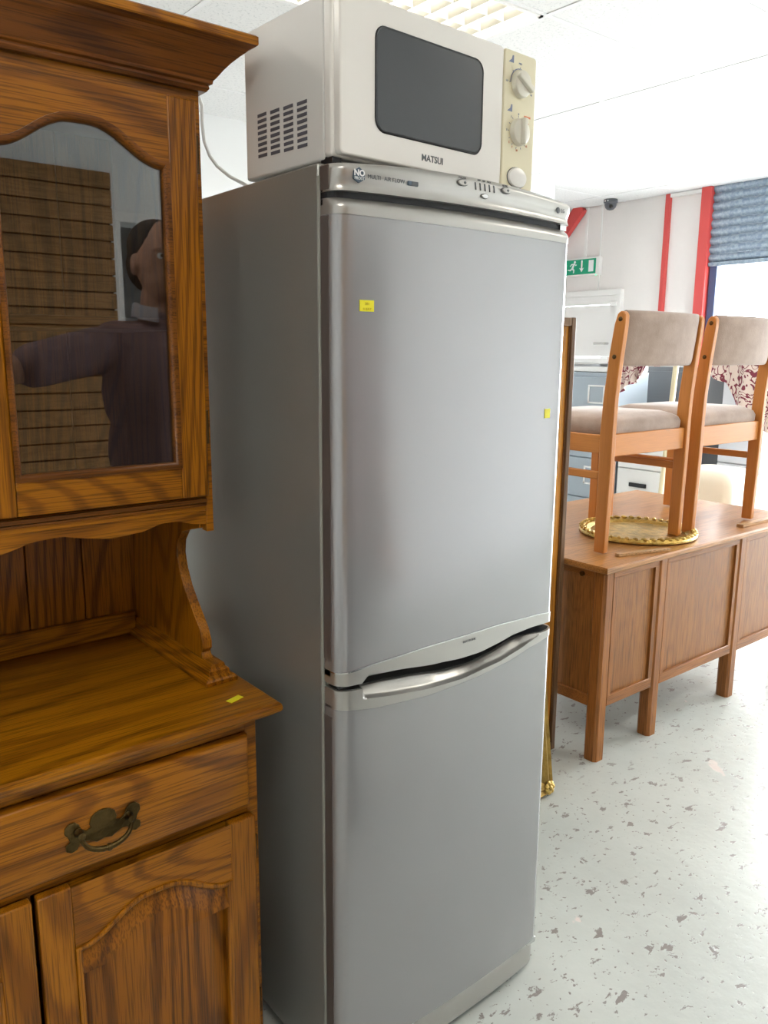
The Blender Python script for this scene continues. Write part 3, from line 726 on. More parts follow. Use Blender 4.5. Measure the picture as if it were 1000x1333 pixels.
# drawers
def lipped(x0, x1, z0, z1, y, t, edge=.008):
    r = [[(x0, y, z0), (x1, y, z0), (x1, y, z1), (x0, y, z1)]]
    def ring(i, yy): return [(x0+i, yy, z0+i), (x1-i, yy, z0+i), (x1-i, yy, z1-i), (x0+i, yy, z1-i)]
    return MB().loft([ring(0, y), ring(0, y-t*.45), ring(edge*.15, y-t*.65), ring(edge*.5, y-t*.9), ring(edge, y-t)])
def handle(cx, cz, y, par):
    """aged brass batwing backplate with a swinging bail"""
    half = [(0, -.019), (.012, -.022), (.020, -.017), (.030, -.013), (.038, -.014), (.043, -.023), (.052, -.026), (.060, -.021), (.060, -.012), (.053, -.007), (.056, .002), (.061, .009), (.060, .018), (.053, .024), (.044, .024), (.038, .018), (.034, .008), (.027, .003), (.020, .006), (.022, .012), (.019, .022), (.012, .028), (.006, .030), (0, .031)]
    poly = half+[(-x, z) for x, z in half[::-1][1:-1]]
    o = link('backplate', MB().prism([(cx+x, cz+z) for x, z in poly], y-.0035, y, axis=1), M['brass'], par, bevel=.001)
    hp = MB()
    for s in (-1, 1):
        hp.lathe([(.0065, y-.003), (.0075, y-.006), (.005, y-.010), (.005, y-.016), (.0065, y-.020), (.003, y-.022)], (cx+s*.040, 0, cz+.006), 12, axis=1)
    link('post', hp, M['brass'], par, smooth=True)
    pts = []; rr = []
    for k in range(25):
        t = k/24; a = PI*t; pts.append((cx-.040*math.cos(a), y-.017-.008*math.sin(a), cz+.006-.030*math.sin(a)**.8)); rr.append(.0030+.0016*math.sin(a))
    hb = MB().tube(pts, rr, 10)
    hb.ell((cx, y-.025, cz-.024), (.006, .006, .0065), 12, 8); hb.ell((cx-.009, y-.0245, cz-.0238), (.004, .0048, .0048), 10, 6); hb.ell((cx+.009, y-.0245, cz-.0238), (.004, .0048, .0048), 10, 6)
    link('bail', hb, M['brass'], par, smooth=True)
for k in range(2):
    x1_ = -.104-k*.538-(.02 if k else 0); x0_ = x1_-.536
    dr = link('drawer', lipped(x0_, x1_, .618, .757, yf, .020), M['oak_x'], D, bevel=.0008)
    handle((x0_+x1_)/2, .683, yf-.020, dr)
# arch shapes
def arch_z(x, c, hw, zc, zp):
    t = abs(x-c)/hw
    if t >= .94: return zc
    u = min(max((t-.18)/.76, 0), 1); s = .5*(1+math.cos(PI*u))
    return zc+(zp-zc)*(s*.93+.07*max(0, 1-(t/.3)**2) if t < .3 else s*.93)
def arched_door(name, x0, x1, z0, z1, y, t, ox0, ox1, oz0, zc, zp, glazed, parent=D):
    """framed door with an arched opening; frame = stiles, arched top rail, bottom rail, bead, panel or pane"""
    c = (ox0+ox1)/2; hw = (ox1-ox0)/2
    arc = [(ox1-(ox1-ox0)*k/40, 0) for k in range(41)]; arc = [(x, arch_z(x, c, hw, zc, zp)) for x, _ in arc]
    dr = link(name, MB().box(x0, ox0, y-t, y, z0, z1), M['oak_z'], parent, bevel=.003)
    link('stile', MB().box(ox1, x1, y-t, y, z0, z1), M['oak_z'], dr, bevel=.003)
    link('top_rail', MB().loft([[(x, y-t+.0006, z1-.0006) for x, _ in arc], [(x, y-t+.0006, z) for x, z in arc], [(x, y-.001, z) for x, z in arc], [(x, y-.001, z1-.0006) for x, _ in arc]], closed=False, caps=False), M['oak_x'], dr)
    link('bottom_rail', MB().box(ox0, ox1, y-t+.0006, y-.001, z0+.0006, oz0), M['oak_x'], dr, bevel=.0015)
    outline = [(ox0, oz0), (ox1, oz0)]+arc[1:-1]+[(ox0, zc)]
    outline = [outline[0], outline[1], (ox1, zc)]+arc[1:-1]+[(ox0, zc)]
    # bead round the opening
    rings = []
    for ins, yy in ((-.001, y-t), (-.0005, y-t-.003), (.004, y-t-.004), (.009, y-t-.001), (.011, y-t+.005), (.011, y-.004), (-.001, y-.004)):
        rings.append([(px, yy, pz) for px, pz in offset(outline, ins)])
    link('bead', MB().loft(rings, closed=True, caps=False), M['oak_bead'] if glazed else M['oak_z'], dr, smooth=True, angle=50)
    # lip round the door edge
    if glazed:
        link('glass_pane', MB().prism(offset(outline, .004), y-.009, y-.006, axis=1), M['pane'], dr)
    else:
        o1 = offset(outline, .010); o2 = offset(outline, .046); o3 = offset(outline, .050)
        P = MB(); n = len(o1)
        P.loft([[(a, y-.004, b) for a, b in o1], [(a, y-.007, b) for a, b in o1], [(a, y-t-.001, b) for a, b in o2], [(a, y-t-.002, b) for a, b in o3]])
        link('raised_panel', P, M['oak_panel'], dr, smooth=True, angle=25)
    return dr
for k in range(3):
    x1_ = -.096-k*.392; x0_ = x1_-.384
    dr = arched_door('door', x0_, x1_, .105, .597, yf, .020, x0_+.052, x1_-.052, .16, .487, .535, False)
    xx = x1_ if k == 0 else x0_
    for zz in (.53, .20):
        link('hinge', MB().tube([(xx+(.003 if k == 0 else -.003), yf-.010, zz-.022), (xx+(.003 if k == 0 else -.003), yf-.010, zz+.022)], .0035, 8), M['hinge'], dr, smooth=True)
# ---- upper part
yu = .25; yub = .60; zt = 1.862; zu = 1.100
link('upper_side', MB().box(xr-.020, xr, yu+.015, yub, zu+.03, zt), M['oak_z'], D)
link('upper_side', MB().box(xl, xl+.020, yu+.015, yub, zu+.03, zt), M['oak_z'], D)
uf = MB().box(xr-.014, xr+.0005, yu, yu+.02, zu, zt).box(xl-.0005, xl+.014, yu, yu+.02, zu, zt).box(xl+.014, xr-.014, yu+.0004, yu+.02, 1.842, zt).box(xl+.014, xr-.014, yu+.0004, yu+.02, 1.140, 1.166)
link('upper_frame', uf, M['oak_x'], D, bevel=.0012)
link('cupboard_floor', MB().box(xl+.02, xr-.02, yu+.02, yub, 1.148, 1.164), M['oak_x'], D)
link('shelf', MB().box(xl+.02, xr-.02, yu+.032, yub-.002, 1.466, 1.486), M['oak_x'], D, bevel=.003)
link('cupboard_top', MB().box(xl+.02, xr-.02, yu+.02, yub, zt-.02, zt), M['oak_x'], D)
# tongue-and-groove back boards
link('back_sheet', MB().box(xl+.004, xr-.004, yub+.0105, yub+.016, .811, zt), M['oak_bead'], D)
n_b = 10; bw = (xr-xl-.04)/n_b
for k in range(n_b):
    x0_ = xl+.02+bw*k
    link('back_board', MB().box(x0_+.001, x0_+bw-.001, yub-.002, yub+.010, .81, zt), M['oak_panel'], D, bevel=.002)
# rail with scalloped valance under the doors
link('valance_moulding', MB().box(xl+.014, xr-.014, yu-.006, yu+.001, 1.156, 1.164).box(xl+.014, xr-.014, yu-.004, yu+.001, 1.150, 1.155), M['oak_bead'], D, bevel=.001)
V = []
for k in range(121):
    x = xr-.014-(xr-xl-.028)*k/120; u = (xr-.014-x)
    zz = 1.1225+.0075*math.cos(2*PI*(u-.055)/.142) if u < .21 or u > 1.154-.21 else 1.114+.002*math.cos(2*PI*(u-.21)/.2)
    if u < .02 or u > 1.134: zz = 1.112+.004*min(1, min(u, 1.154-u)/.02)
    V.append((x, zz))
V2 = []
TAB = [(0, 1.114), (.025, 1.117), (.055, 1.126), (.085, 1.126), (.125, 1.115), (.18, 1.111), (.225, 1.118), (.26, 1.126), (.30, 1.124), (.36, 1.109), (.42, 1.104), (.52, 1.104), (.577, 1.118)]
for k in range(121):
    u = 1.154*k/120; uu = u if u < .577 else 1.154-u; V2.append((xr-.014-u, interp(TAB, uu)))
link('valance', MB().loft([[(x, yu+.002, 1.152) for x, _ in V2], [(x, yu+.002, z) for x, z in V2], [(x, yu+.018, z) for x, z in V2], [(x, yu+.018, 1.152) for x, _ in V2]], closed=False, caps=False), M['oak_x'], D)
# scrolled side brackets standing on moulded feet
prof = [(yu+.015, 1.130), (yu+.015, 1.105), (yu+.045, 1.098), (.345, 1.085), (.366, 1.062), (.371, 1.035), (.363, 1.005), (.345, .972), (.322, .945), (.298, .920), (.280, .900), (.270, .878), (.270, .864), (.278, .856), (.272, .848), (.262, .842), (.262, .812), (yub, .812), (yub, 1.130)]
def smooth_poly(P, n=3):
    for _ in range(n-1):
        Q = []
        for i in range(len(P)):
            a, b = Vector(P[i]), Vector(P[(i+1) % len(P)])
            if 2 <= i <= 11: Q += [tuple(a*.75+b*.25), tuple(a*.25+b*.75)]
            else: Q.append(tuple(a))
        P = Q
    return P
for s, xx in ((1, xr-.022), (-1, xl+.002)):
    link('scroll_bracket', MB().prism(prof, xx, xx+.020, axis=0), M['oak_z'], D, bevel=.0015)
    ft = MB(); a, b = xx-.010, xx+.030
    ft.loft([[(a-i, .225-i, z), (b+i, .225-i, z), (b+i, yub, z), (a-i, yub, z)] for i, z in ((.012, .8105), (.013, .818), (.010, .822), (.002, .826), (.001, .834), (-.004, .838), (-.006, .845))])
    link('bracket_foot', ft, M['oak_y'], D)
link('back_skirting', MB().box(xl+.03, xr-.03, yub-.018, yub-.002, .8105, .862), M['oak_x'], D, bevel=.004)
for k in range(3):
    x1_ = -.0945-k*.3885; x0_ = x1_-.3825
    dr = arched_door('glazed_door', x0_, x1_, 1.170, 1.840, yu, .018, x0_+.052, x1_-.052, 1.226, 1.735, 1.786, True)
    xx = x1_ if k == 0 else x0_
    for zz in (1.757, 1.295):
        link('hinge', MB().tube([(xx+(.004 if k == 0 else -.004), yu-.008, zz-.030), (xx+(.004 if k == 0 else -.004), yu-.008, zz+.030)], .0035, 8), M['hinge'], dr, smooth=True)
    link('knob', MB().lathe([(.006, yu-.018), (.005, yu-.026), (.010, yu-.034), (.009, yu-.040), (.004, yu-.042)], ((x0_ if k == 0 else x1_)+(.022 if k == 0 else -.022), 0, 1.42), 14, axis=1), M['brass'], dr, smooth=True)
# cornice
cprof_ = [(.0, zt-.003), (.010, zt-.003), (.014, zt+.002), (.013, zt+.007), (.018, zt+.009), (.019, zt+.014), (.022, zt+.017), (.026, zt+.022), (.032, zt+.030), (.041, zt+.040), (.052, zt+.050), (.060, zt+.056), (.063, zt+.060), (.070, zt+.063), (.074, zt+.066), (.075, zt+.078), (.070, zt+.081)]
rings = [[(xl-i, yu-i, z), (xr+i, yu-i, z), (xr+i, .62, z), (xl-i, .62, z)] for i, z in cprof_]
link('cornice', MB().loft(rings), M['oak_cornice'], D, smooth=True, angle=28)
link('cornice_cap', rimmed(xl-.0752, xr+.0752, yu-.0752, .62, [(.001, zt+.066), (0, zt+.068), (0, zt+.079), (.004, zt+.082)]), M['oak_x'], D)

# ================================================================= BOARD AND GILT FRAME BETWEEN FRIDGE AND DESK
B = thing('framed_board', 'tall brown wooden framed board standing between fridge and desk', 'board', (1.2, .68, 0))
link('back_panel', MB().box(.87, 1.438, .662, .680, .03, 1.517), M['board'], B)
link('stile', MB().box(1.442, 1.462, .650, .690, 0, 1.545), M['board_rim'], B, bevel=.002)
link('stile', MB().box(.855, .885, .650, .690, 0, 1.545), M['board_rim'], B, bevel=.002)
link('rail', MB().box(.885, 1.442, .651, .689, 1.517, 1.544), M['board_rim'], B, bevel=.002)
link('rail', MB().box(.885, 1.442, .651, .689, .0, .03), M['board_rim'], B, bevel=.002)
link('recess_shadow_strip', MB().box(1.438, 1.442, .658, .680, .03, 1.517), M['oak_bead'], B, bevel=.003)  # thin dark strip standing in for the shadow between panel and rim
G = thing('gilt_frame', 'large gilt picture frame leaning behind the right side of the fridge', 'picture frame', (1.0, .47, 0), 0, local=True)
G.rotation_euler = (R(-8.0), 0, 0)
def gframe(x0, x1, z0, z1):
    P = [(0, .0), (0, .022), (.008, .030), (.018, .024), (.028, .030), (.040, .022), (.048, .012), (.050, .004)]
    rings = []
    for i, hgt in P: rings.append([(x0+i, -hgt, z0+i), (x1-i, -hgt, z0+i), (x1-i, -hgt, z1-i), (x0+i, -hgt, z1-i)])
    return MB().loft(rings, True, False)
link('moulding', gframe(-.33, .212, .004, .99), M['gilt_dull'], G, smooth=True)
link('backing', MB().box(-.31, .192, -.004, .0, .024, .97), M['black'], G)
orn = MB()
for cx in (-.305, .187):
    for cz in (.03, .965):
        for k in range(7):
            a = 2*PI*k/7; orn.ell((cx+.014*math.cos(a), -.03, cz+.014*math.sin(a)), (.010, .007, .010), 8, 6)
        orn.ell((cx, -.033, cz), (.009, .008, .009), 8, 6)
link('corner_ornament', orn, M['gilt'], G, smooth=True)

# ================================================================= DESK
K = thing('pedestal_desk', 'large mid-brown oak desk with chairs on its top', 'desk', (2.2, .9, 0))
K['label'] = 'large brown oak panelled desk with chairs standing on its top'
x0, x1, y0, y1 = 1.487, 2.90, .49, 1.33; ZT = .722
link('desk_top', rimmed(x0-.022, x1+.022, y0-.020, y1+.02, [(.010, .697), (.004, .699), (0, .704), (0, .716), (.003, ZT)]), M['desk_top'], K)
legs = [x0, 1.812, 2.385, x1-.055]
for j, (ya, yb2) in enumerate(((y0, y0+.055), (y1-.055, y1))):
    for i, lx in enumerate(legs):
        c = .010
        poly = [(lx+c, ya), (lx+.055-c, ya), (lx+.055, ya+c), (lx+.055, yb2-c), (lx+.055-c, yb2), (lx+c, yb2), (lx, yb2-c), (lx, ya+c)]
        link('leg', MB().prism(poly, 0, .697, axis=2), M['desk_z'], K)
for i in range(3):
    a, b = legs[i]+.055, legs[i+1]
    for nm, za, zb2 in (('top_rail', .670, .697), ('bottom_rail', .200, .240)):
        link(nm, MB().box(a-.001, b+.001, y0+.004, y0+.028, za, zb2), M['desk_x'], K, bevel=.002)
    link('stile', MB().box(a-.001, a+.022, y0+.004, y0+.028, .239, .671), M['desk_z'], K, bevel=.001)
    link('stile', MB().box(b-.022, b+.001, y0+.004, y0+.028, .239, .671), M['desk_z'], K, bevel=.001)
    link('panel', MB().box(a+.01, b-.01, y0+.014, y0+.020, .22, .685), M['desk_panel'], K)
for xe, s in ((x0, 1), (x1, -1)):
    a, b = (xe+.004, xe+.028) if s > 0 else (xe-.028, xe-.004)
    link('top_rail', MB().box(a, b, y0+.05, y1-.05, .670, .697), M['desk_x'], K, bevel=.002)
    link('bottom_rail', MB().box(a, b, y0+.05, y1-.05, .200, .240), M['desk_x'], K, bevel=.002)
    link('panel', MB().box((a+b)/2-.003, (a+b)/2+.003, y0+.045, y1-.045, .22, .685), M['desk_panel'], K)
for i in (0, 2):
    link('pedestal_back', MB().box(legs[i]+.05, legs[i+1]+.005, y1-.03, y1-.018, .2, .697), M['desk_panel'], K)
    link('pedestal_floor', MB().box(legs[i]+.03, legs[i+1]+.03, y0+.02, y1-.02, .2, .212), M['desk_panel'], K)
link('bolt', MB().lathe([(.009, x0-.002), (.009, x0+.004)], (0, y0+.10, .676), 12, axis=0), M['hinge'], K)
# battens
tag(link('wooden_strip', MB().hexa([(1.635, .545, ZT+.0004), (1.86, .485, ZT+.0004), (1.862, .505, ZT+.0004), (1.637, .565, ZT+.0004)], [(1.635, .545, ZT+.010), (1.86, .485, ZT+.010), (1.862, .505, ZT+.010), (1.637, .565, ZT+.010)]), M['batten'], None, bevel=.001),
    'pale wooden strip lying on the desk edge in front of the gilt mirror', 'wooden strip', 'wooden strips on the desk')
tag(link('wooden_strip', MB().hexa([(2.46, .525, ZT+.0004), (2.86, .515, ZT+.0004), (2.86, .545, ZT+.0004), (2.46, .555, ZT+.0004)], [(2.46, .525, ZT+.012), (2.86, .515, ZT+.012), (2.86, .545, ZT+.012), (2.46, .555, ZT+.012)]), M['batten'], None, bevel=.001),
    'wooden strip lying along the desk edge below the right-hand chair', 'wooden strip', 'wooden strips on the desk')
# round gilt mirror lying flat under the chairs
mc = (2.02, .735)
GM = thing('round_mirror', 'round gilt-framed mirror lying flat on the desk under the chair legs', 'mirror', (mc[0], mc[1], ZT))
rr_ = .228
link('glass', MB().lathe([(.186, ZT+.0005), (.186, ZT+.005)], (mc[0], mc[1], 0), 48), M['mirror'], GM)
link('frame', MB().lathe([(.184, ZT+.001), (rr_-.008, ZT+.001), (rr_, ZT+.006), (rr_, ZT+.012), (rr_-.008, ZT+.022), (rr_-.018, ZT+.018), (.197, ZT+.018), (.189, ZT+.011), (.184, ZT+.006)], (mc[0], mc[1], 0), 56), M['gilt'], GM, smooth=True)
rp = MB()
for k in range(44):
    a = 2*PI*k/44; rot = Matrix.Rotation(a+R(38), 3, 'Z')
    rp.ell((mc[0]+(rr_-.012)*math.cos(a), mc[1]+(rr_-.012)*math.sin(a), ZT+.022), (.016, .0075, .007), 8, 5, rot)
link('rope_edge', rp, M['gilt'], GM, smooth=True)

# ================================================================= CHAIRS
def make_chair(label):
    """origin on the floor between the rear posts; front of the seat towards +y"""
    t = thing('dining_chair', label, 'chair', (0, 0, 0), 0, 'beech dining chairs standing on the desk', local=True)
    hw = .248; tw = .026
    for s in (-1, 1):
        xa, xb = (s*hw-tw, s*hw) if s > 0 else (s*hw, s*hw+tw)
        # side profile of the rear post: (y, z)
        pf = [(.006, 0), (.050, 0), (.050, .30), (.052, .42), (.046, .55), (.032, .70), (.018, .80), (.008, .832), (-.004, .842), (-.016, .840), (-.024, .828), (-.024, .80), (-.012, .68), (-.002, .55), (0, .45), (0, .30)]
        link('rear_post', MB().prism(pf, xa, xb, axis=0), M['beech_z'], t, bevel=.004)
        link('front_leg', MB().box(xa, xb, .395, .435, 0, .405), M['beech_z'], t, bevel=.004)
        link('side_rail', MB().box(xa+.003, xb-.003, .050, .395, .355, .420), M['beech_y'], t, bevel=.003)
        link('side_stretcher', MB().box(xa+.004, xb-.004, .050, .395, .262, .290), M['beech_y'], t, bevel=.004)
        for yy, zz in ((.006, .815), (.022, .690)):
            xo = xb if s > 0 else xa
            link('bolt', MB().lathe([(.008, xo-s*.002), (.008, xo+s*.0015), (.005, xo+s*.003)], (0, yy-.012, zz), 12, axis=0), M['hinge'], t, smooth=True)
    link('back_rail', MB().box(-hw+tw, hw-tw, .010, .032, .345, .425), M['beech_x'], t, bevel=.003)
    link('front_rail', MB().box(-hw+tw, hw-tw, .400, .422, .345, .405), M['beech_x'], t, bevel=.003)
    # seat cushion
    sc = MB(); rings = []
    for z, i in ((.412, .012), (.416, .003), (.428, -.002), (.452, -.003), (.468, .004), (.478, .020), (.483, .05)):
        rings.append([(x, y+.235, z+(.006 if i > .03 else 0)) for x, y in rrect(-hw+tw+i+.002, hw-tw-i-.002, -.215+i, .215-i, .03)])
    link('seat', sc.loft(rings), M['velour'], t, smooth=True, angle=60)
    # curved back pad
    bp_ = MB(); rings = []
    for k in range(21):
        u = -1+2*k/20; x = u*(hw-tw-.002); cy = .004-.026*(1-u*u); th = .018 if abs(u) < .97 else .013
        ring = []
        for j in range(16):
            a = 2*PI*j/16; ca, sa = math.cos(a), math.sin(a)
            zz = .752+.094*math.copysign(abs(sa)**.35, sa); yy = cy+th*math.copysign(abs(ca)**.6, ca)-.12*(zz-.752)*.9
            ring.append((x, yy, zz))
        rings.append(ring)
    link('backrest', bp_.loft(rings), M['velour'], t, smooth=True, angle=60)
    return t
ch = make_chair('beech dining chair on the desk, left of the two, taupe seat, over the gilt mirror')
ch.location = (1.852, .585, ZT+.0055)
def copy_tree(o, par=None):
    c = o.copy(); COL.objects.link(c); c.parent = par
    for q in o.children: copy_tree(q, c)
    return c
c2 = copy_tree(ch); c2.location = (2.405, .575, ZT+.0055); c2['label'] = 'beech dining chair on the desk, right of the two, nearer the shutter'

# ================================================================= OFFICE CLUTTER BEYOND THE DESK
def cabinet(nm, label, y0, y1, z1, mat, x=4.3, dp_=.6, drawers=4, handle_='label'):
    t = thing(nm, label, 'filing cabinet', (x+dp_/2, (y0+y1)/2, 0), 0)
    link('body', MB().box(x+.004, x+dp_, y0, y1, 0, z1), mat, t, bevel=.004)
    dh = (z1-.06)/drawers
    for k in range(drawers):
        za = .03+dh*k
        d = link('drawer', MB().box(x-.014, x+.006, y0+.008, y1-.008, za+.004, za+dh-.004), mat, t, bevel=.003)
        if handle_ == 'label':
            yc = (y0+y1)/2-.06
            fr = MB(); fr.box(x-.02, x-.014, yc-.075, yc+.075, za+dh*.35, za+dh*.35+.012).box(x-.02, x-.014, yc-.075, yc+.075, za+dh*.76, za+dh*.76+.012)
            fr.box(x-.02, x-.014, yc-.075, yc-.063, za+dh*.35, za+dh*.78).box(x-.02, x-.014, yc+.063, yc+.075, za+dh*.35, za+dh*.78)
            link('label_holder', fr, M['print_white'], d)
        else:
            yc = (y0+y1)/2
            link('handle', MB().box(x-.03, x-.014, yc-.07, yc+.07, za+dh*.55, za+dh*.55+.03), M['black'], d, bevel=.004)
    return t
cabinet('filing_cabinet', 'blue-grey metal filing cabinet under the white trays, beyond the desk', 2.49, 2.96, 1.285, M['cab_blue'], 4.3, dp_=.38)
cabinet('filing_cabinet', 'white metal drawer cabinet between the blue-grey and dark grey cabinets', 2.08, 2.46, .92, M['cab_white'], 4.32, dp_=.45, drawers=3, handle_='bar')
cabinet('filing_cabinet', 'dark grey metal cabinet behind the left chair back', 2.02, 2.68, 1.325, M['cab_dark'], 4.95, drawers=1, handle_='bar')
cabinet('filing_cabinet', 'pale grey drawer cabinet with black handle behind the right chair back', 1.66, 1.98, 1.30, M['cab_light'], 4.85, drawers=2, handle_='bar')
tr = thing('letter_tray', 'white plastic letter trays stacked on the blue-grey filing cabinet', 'letter tray', (4.5, 2.72, 1.287))
for k in range(2):
    z = 1.2875+.062*k
    mb = MB().box(4.32, 4.68, 2.5, 2.94, z, z+.006).box(4.32, 4.326, 2.5, 2.94, z, z+.04).box(4.674, 4.68, 2.5, 2.94, z, z+.055).box(4.32, 4.68, 2.5, 2.506, z, z+.055).box(4.32, 4.68, 2.934, 2.94, z, z+.055)
    link('tray', mb, M['print_white'], tr, bevel=.002)
tag(link('paper_sheet', MB().hexa([(4.30, 2.52, 1.413), (4.30, 2.66, 1.413), (4.5, 2.74, 1.413), (4.52, 2.54, 1.413)], [(4.30, 2.52, 1.4145), (4.30, 2.66, 1.4145), (4.5, 2.74, 1.4145), (4.52, 2.54, 1.4145)]), M['paper'], None),
    'loose white paper sheet on the letter trays', 'paper')
# pale pole leaning
pp = link('pole', MB().tube([(4.16, 2.01, .02), (4.27, 2.01, 1.40)], .019, 12), M['pole'], None, smooth=True)
tag(pp, 'pale wooden pole leaning in front of the dark grey cabinet', 'pole')
# patterned curtains slung over the cabinets
def drape(name, label, top, hem, x, seed):
    """cloth between a top edge and a hem given as (y, z) lists, with vertical folds"""
    n = 60; mm = 14; rings = []; th = .004
    for k in range(n+1):
        u = k/n; col = []
        yt = top[0][0]+(top[-1][0]-top[0][0])*u; zt_ = interp2(top, u); zh = interp2(hem, u); yh = hem[0][0]+(hem[-1][0]-hem[0][0])*u
        fold = .022*math.sin(u*17+seed)+.012*math.sin(u*41+seed*2)
        f = []; b_ = []
        for j in range(mm+1):
            v = j/mm; y = yt+(yh-yt)*v; z = zt_+(zh-zt_)*v; xx = x+fold*(.4+.6*v); f.append((xx, y, z)); b_.append((xx+th, y, z))
        rings.append(f+b_[::-1])
    o = link(name, MB().loft(rings), M['fabric'], None, smooth=True); tag(o, label, 'curtain', 'patterned curtains draped over the cabinets'); return o
def interp2(tab, u):
    n = len(tab)-1; k = min(int(u*n), n-1); f = u*n-k; f = f*f*(3-2*f); return tab[k][1]+(tab[k+1][1]-tab[k][1])*f
drape('curtain', 'maroon and cream patterned curtain hanging beside the blue-grey cabinet', [(2.56, 1.40), (2.3, 1.39), (2.2, 1.38)], [(2.53, 1.09), (2.42, 1.15), (2.33, 1.21), (2.25, 1.27)], 4.24, 1.0)
drape('curtain', 'maroon and cream patterned curtain hanging at the far right by the window', [(1.80, 1.44), (1.5, 1.43), (1.15, 1.42)], [(1.80, 1.33), (1.66, 1.25), (1.50, 1.02), (1.36, .95), (1.20, .9)], 4.24, 2.2)
st = thing('stool', 'cream padded square stool beyond the desk in the window glare', 'stool', (3.72, 1.36, 0))
rings = []
for z, i in ((.50, .012), (.505, 0), (.60, -.004), (.70, .0), (.74, .02), (.765, .05), (.775, .1)):
    rings.append([(3.72+x, 1.36+y, z) for x, y in rrect(-.2+i, .2-i, -.2+i, .2-i, .05)])
link('cushion', MB().loft(rings), M['cream'], st, smooth=True)
for sx_ in (-1, 1):
    for sy_ in (-1, 1):
        link('leg', MB().box(3.72+sx_*.17-.015, 3.72+sx_*.17+.015, 1.36+sy_*.17-.015, 1.36+sy_*.17+.015, 0, .502), M['beech_z'], st, bevel=.002)

# ================================================================= THE MAN SEEN IN THE CABINET GLASS
P0 = Vector((.37, -1.0, 0))
PM = thing('person', 'dark-haired man in a mauve short-sleeved shirt, reaching out one arm, mirrored in the dresser glass', 'person', tuple(P0))
def A(x, y, z): return (P0.x+x, P0.y+y, z)
def grown(name, mb, mat, par, vox, sm=3):
    o = link(name, mb, mat, par, smooth=True, angle=180)
    q = o.modifiers.new('remesh', 'REMESH'); q.mode = 'VOXEL'; q.voxel_size = vox; q.use_smooth_shade = True
    q = o.modifiers.new('smooth', 'SMOOTH'); q.iterations = sm; q.factor = .5
    return o
# he faces +y (towards the dresser and fridge); his right arm... is the one reaching towards -x
bd = MB()
bd.ell(A(0, .02, 1.715), (.078, .098, .118), 20, 14)                      # skull
bd.ell(A(0, .045, 1.655), (.062, .075, .075), 16, 10)                     # jaw
bd.limb(A(0, .108, 1.715), A(0, .135, 1.680), .011, .016, 10)             # nose
bd.ell(A(0, .115, 1.645), (.026, .012, .007), 10, 6); bd.ell(A(0, .113, 1.634), (.022, .012, .008), 10, 6)   # lips
bd.ell(A(0, .105, 1.605), (.028, .02, .02), 10, 6)
for s in (-1, 1):
    bd.ell(A(s*.082, .01, 1.695), (.012, .024, .034), 10, 8)
    bd.limb(A(s*.014, .112, 1.738), A(s*.048, .100, 1.738), .008, .007, 8)  # brow
bd.limb(A(0, .0, 1.60), A(0, -.01, 1.50), .058, .066)
bd.limb(A(-.15, -.01, 1.44), A(.15, -.01, 1.44), .06, .06); bd.ell(A(0, 0, 1.30), (.165, .11, .20)); bd.ell(A(0, 0, 1.08), (.155, .115, .18)); bd.ell(A(0, 0, .93), (.17, .12, .12))
sh1, el1, wr1 = A(-.205, 0, 1.43), A(-.47, .03, 1.37), A(-.70, -.11, 1.40)
sh2, el2, wr2 = A(.205, 0, 1.43), A(.29, -.02, 1.14), A(.27, .10, .90)
for a_, b_, c_ in ((sh1, el1, wr1), (sh2, el2, wr2)):
    bd.limb(a_, b_, .055, .043); bd.limb(b_, c_, .043, .028)
def hand(w0, dirn, side, up, curl):
    w0 = Vector(w0); d = Vector(dirn).normalized(); s = Vector(side).normalized(); u = Vector(up).normalized()
    for k in range(4):
        off = s*(.030-.020*k); base = w0+d*.085+off; L = (.040, .046, .043, .033)[k]
        bd.limb(w0+d*.01+off*.7, base, .014, .0115, 10)
        d2 = (d*math.cos(curl)-u*math.sin(curl)); d3 = (d*math.cos(curl*2.1)-u*math.sin(curl*2.1))
        p1 = base+d2*L; p2 = p1+d3*L*.9
        bd.limb(base, p1, .0098, .0088, 10); bd.limb(p1, p2, .0088, .0072, 10)
    t0 = w0+d*.025+s*.03; t1 = t0+(d*.6+s*.8).normalized()*.038; t2 = t1+(d*.85+s*.3-u*.3).normalized()*.032
    bd.limb(t0, t1, .014, .011, 10); bd.limb(t1, t2, .011, .0085, 10)
hand(wr1, (-.9, -.2, .1), (0, .3, 1), (.1, -1, 0), R(35))
hand(wr2, (-.1, .45, -.9), (-.9, .3, 0), (.3, -1, -.3), R(25))
for s in (-1, 1):
    bd.limb(A(s*.095, 0, .90), A(s*.105, .01, .50), .085, .055); bd.limb(A(s*.105, .01, .50), A(s*.11, -.02, .09), .055, .038)
body = grown('body', bd, M['skin'], PM, .0055, 2)
for s in (-1, 1):
    ey = link('eye', MB().ell(A(s*.031, .099, 1.718), (.0125, .0125, .0125), 14, 10), M['eye'], PM, smooth=True)
    link('iris', MB().ell(A(s*.031, .1095, 1.718), (.0055, .0035, .0055), 12, 6), M['hair'], ey, smooth=True)
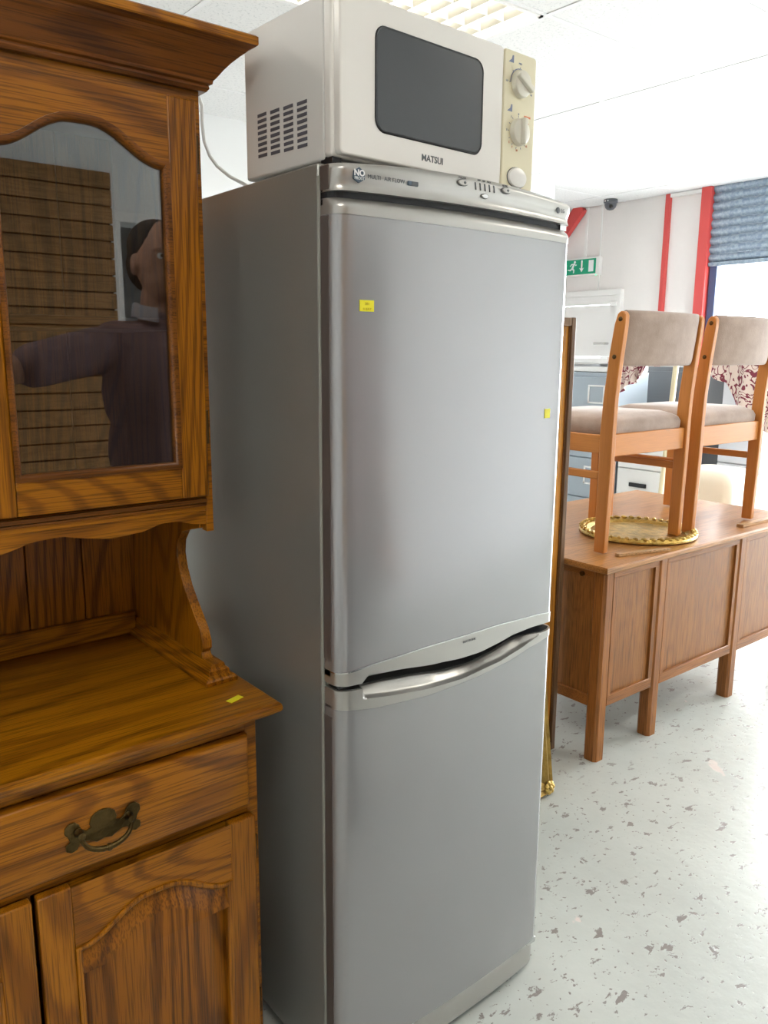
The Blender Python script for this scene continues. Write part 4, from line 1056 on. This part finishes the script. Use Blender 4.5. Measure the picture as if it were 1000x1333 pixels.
hr = MB(); hr.ell(A(0, -.012, 1.755), (.088, .104, .088), 20, 12); hr.ell(A(0, -.045, 1.70), (.084, .075, .09), 18, 10)
grown('hair', hr, M['hair'], PM, .006, 3)
stt = MB()
stt.limb(A(-.15, -.01, 1.445), A(.15, -.01, 1.445), .078, .078); stt.ell(A(0, .0, 1.30), (.205, .138, .23)); stt.ell(A(0, 0, 1.10), (.195, .14, .24)); stt.ell(A(0, 0, .95), (.20, .145, .13))
for a_, b_ in ((sh1, el1), (sh2, el2)):
    a_, b_ = Vector(a_), Vector(b_); stt.limb(a_, a_+(b_-a_)*.78, .074, .068)
stt.limb(A(0, -.005, 1.50), A(0, -.005, 1.52), .075, .070)
grown('shirt', stt, M['shirt'], PM, .008, 4)
cl = MB()
rings = []
for k in range(29):
    a = R(25)+R(310)*k/28; ca, sa = math.sin(a), math.cos(a); ring = []
    for rr2, zz in ((.072, 1.535), (.075, 1.578), (.079, 1.580), (.088, 1.535)):
        ring.append(A(rr2*ca, rr2*sa*1.02-.006, zz-(.02 if sa > .3 else 0)*sa))
    rings.append(ring)
cl.loft(rings); link('collar', cl, M['collar'], PM, smooth=True, angle=50)
for k in range(5):
    link('button', MB().lathe([(.0055, P0.y+.128), (.0055, P0.y+.134-.004)], (P0.x, .014-abs(k-1.4)*.001, 1.44-.085*k), 12, axis=1), M['print_white'], PM)
tz = MB(); tz.ell(A(0, 0, .93), (.185, .132, .12))
for s in (-1, 1):
    tz.limb(A(s*.095, 0, .88), A(s*.105, .01, .50), .098, .074); tz.limb(A(s*.105, .01, .50), A(s*.11, -.015, .10), .074, .062)
grown('trousers', tz, M['trouser'], PM, .008, 4)
for s in (-1, 1):
    so = MB(); so.ell(A(s*.115, .055, .042), (.046, .135, .036), 16, 10); so.ell(A(s*.112, -.03, .07), (.042, .06, .052), 14, 10); so.box(P0.x+s*.115-.036, P0.x+s*.115+.036, P0.y-.07, P0.y+.15, .002, .02)
    grown('shoe', so, M['shoe'], PM, .006, 3)

for o in list(bpy.data.objects):
    if 'wl' in o.keys(): del o['wl']
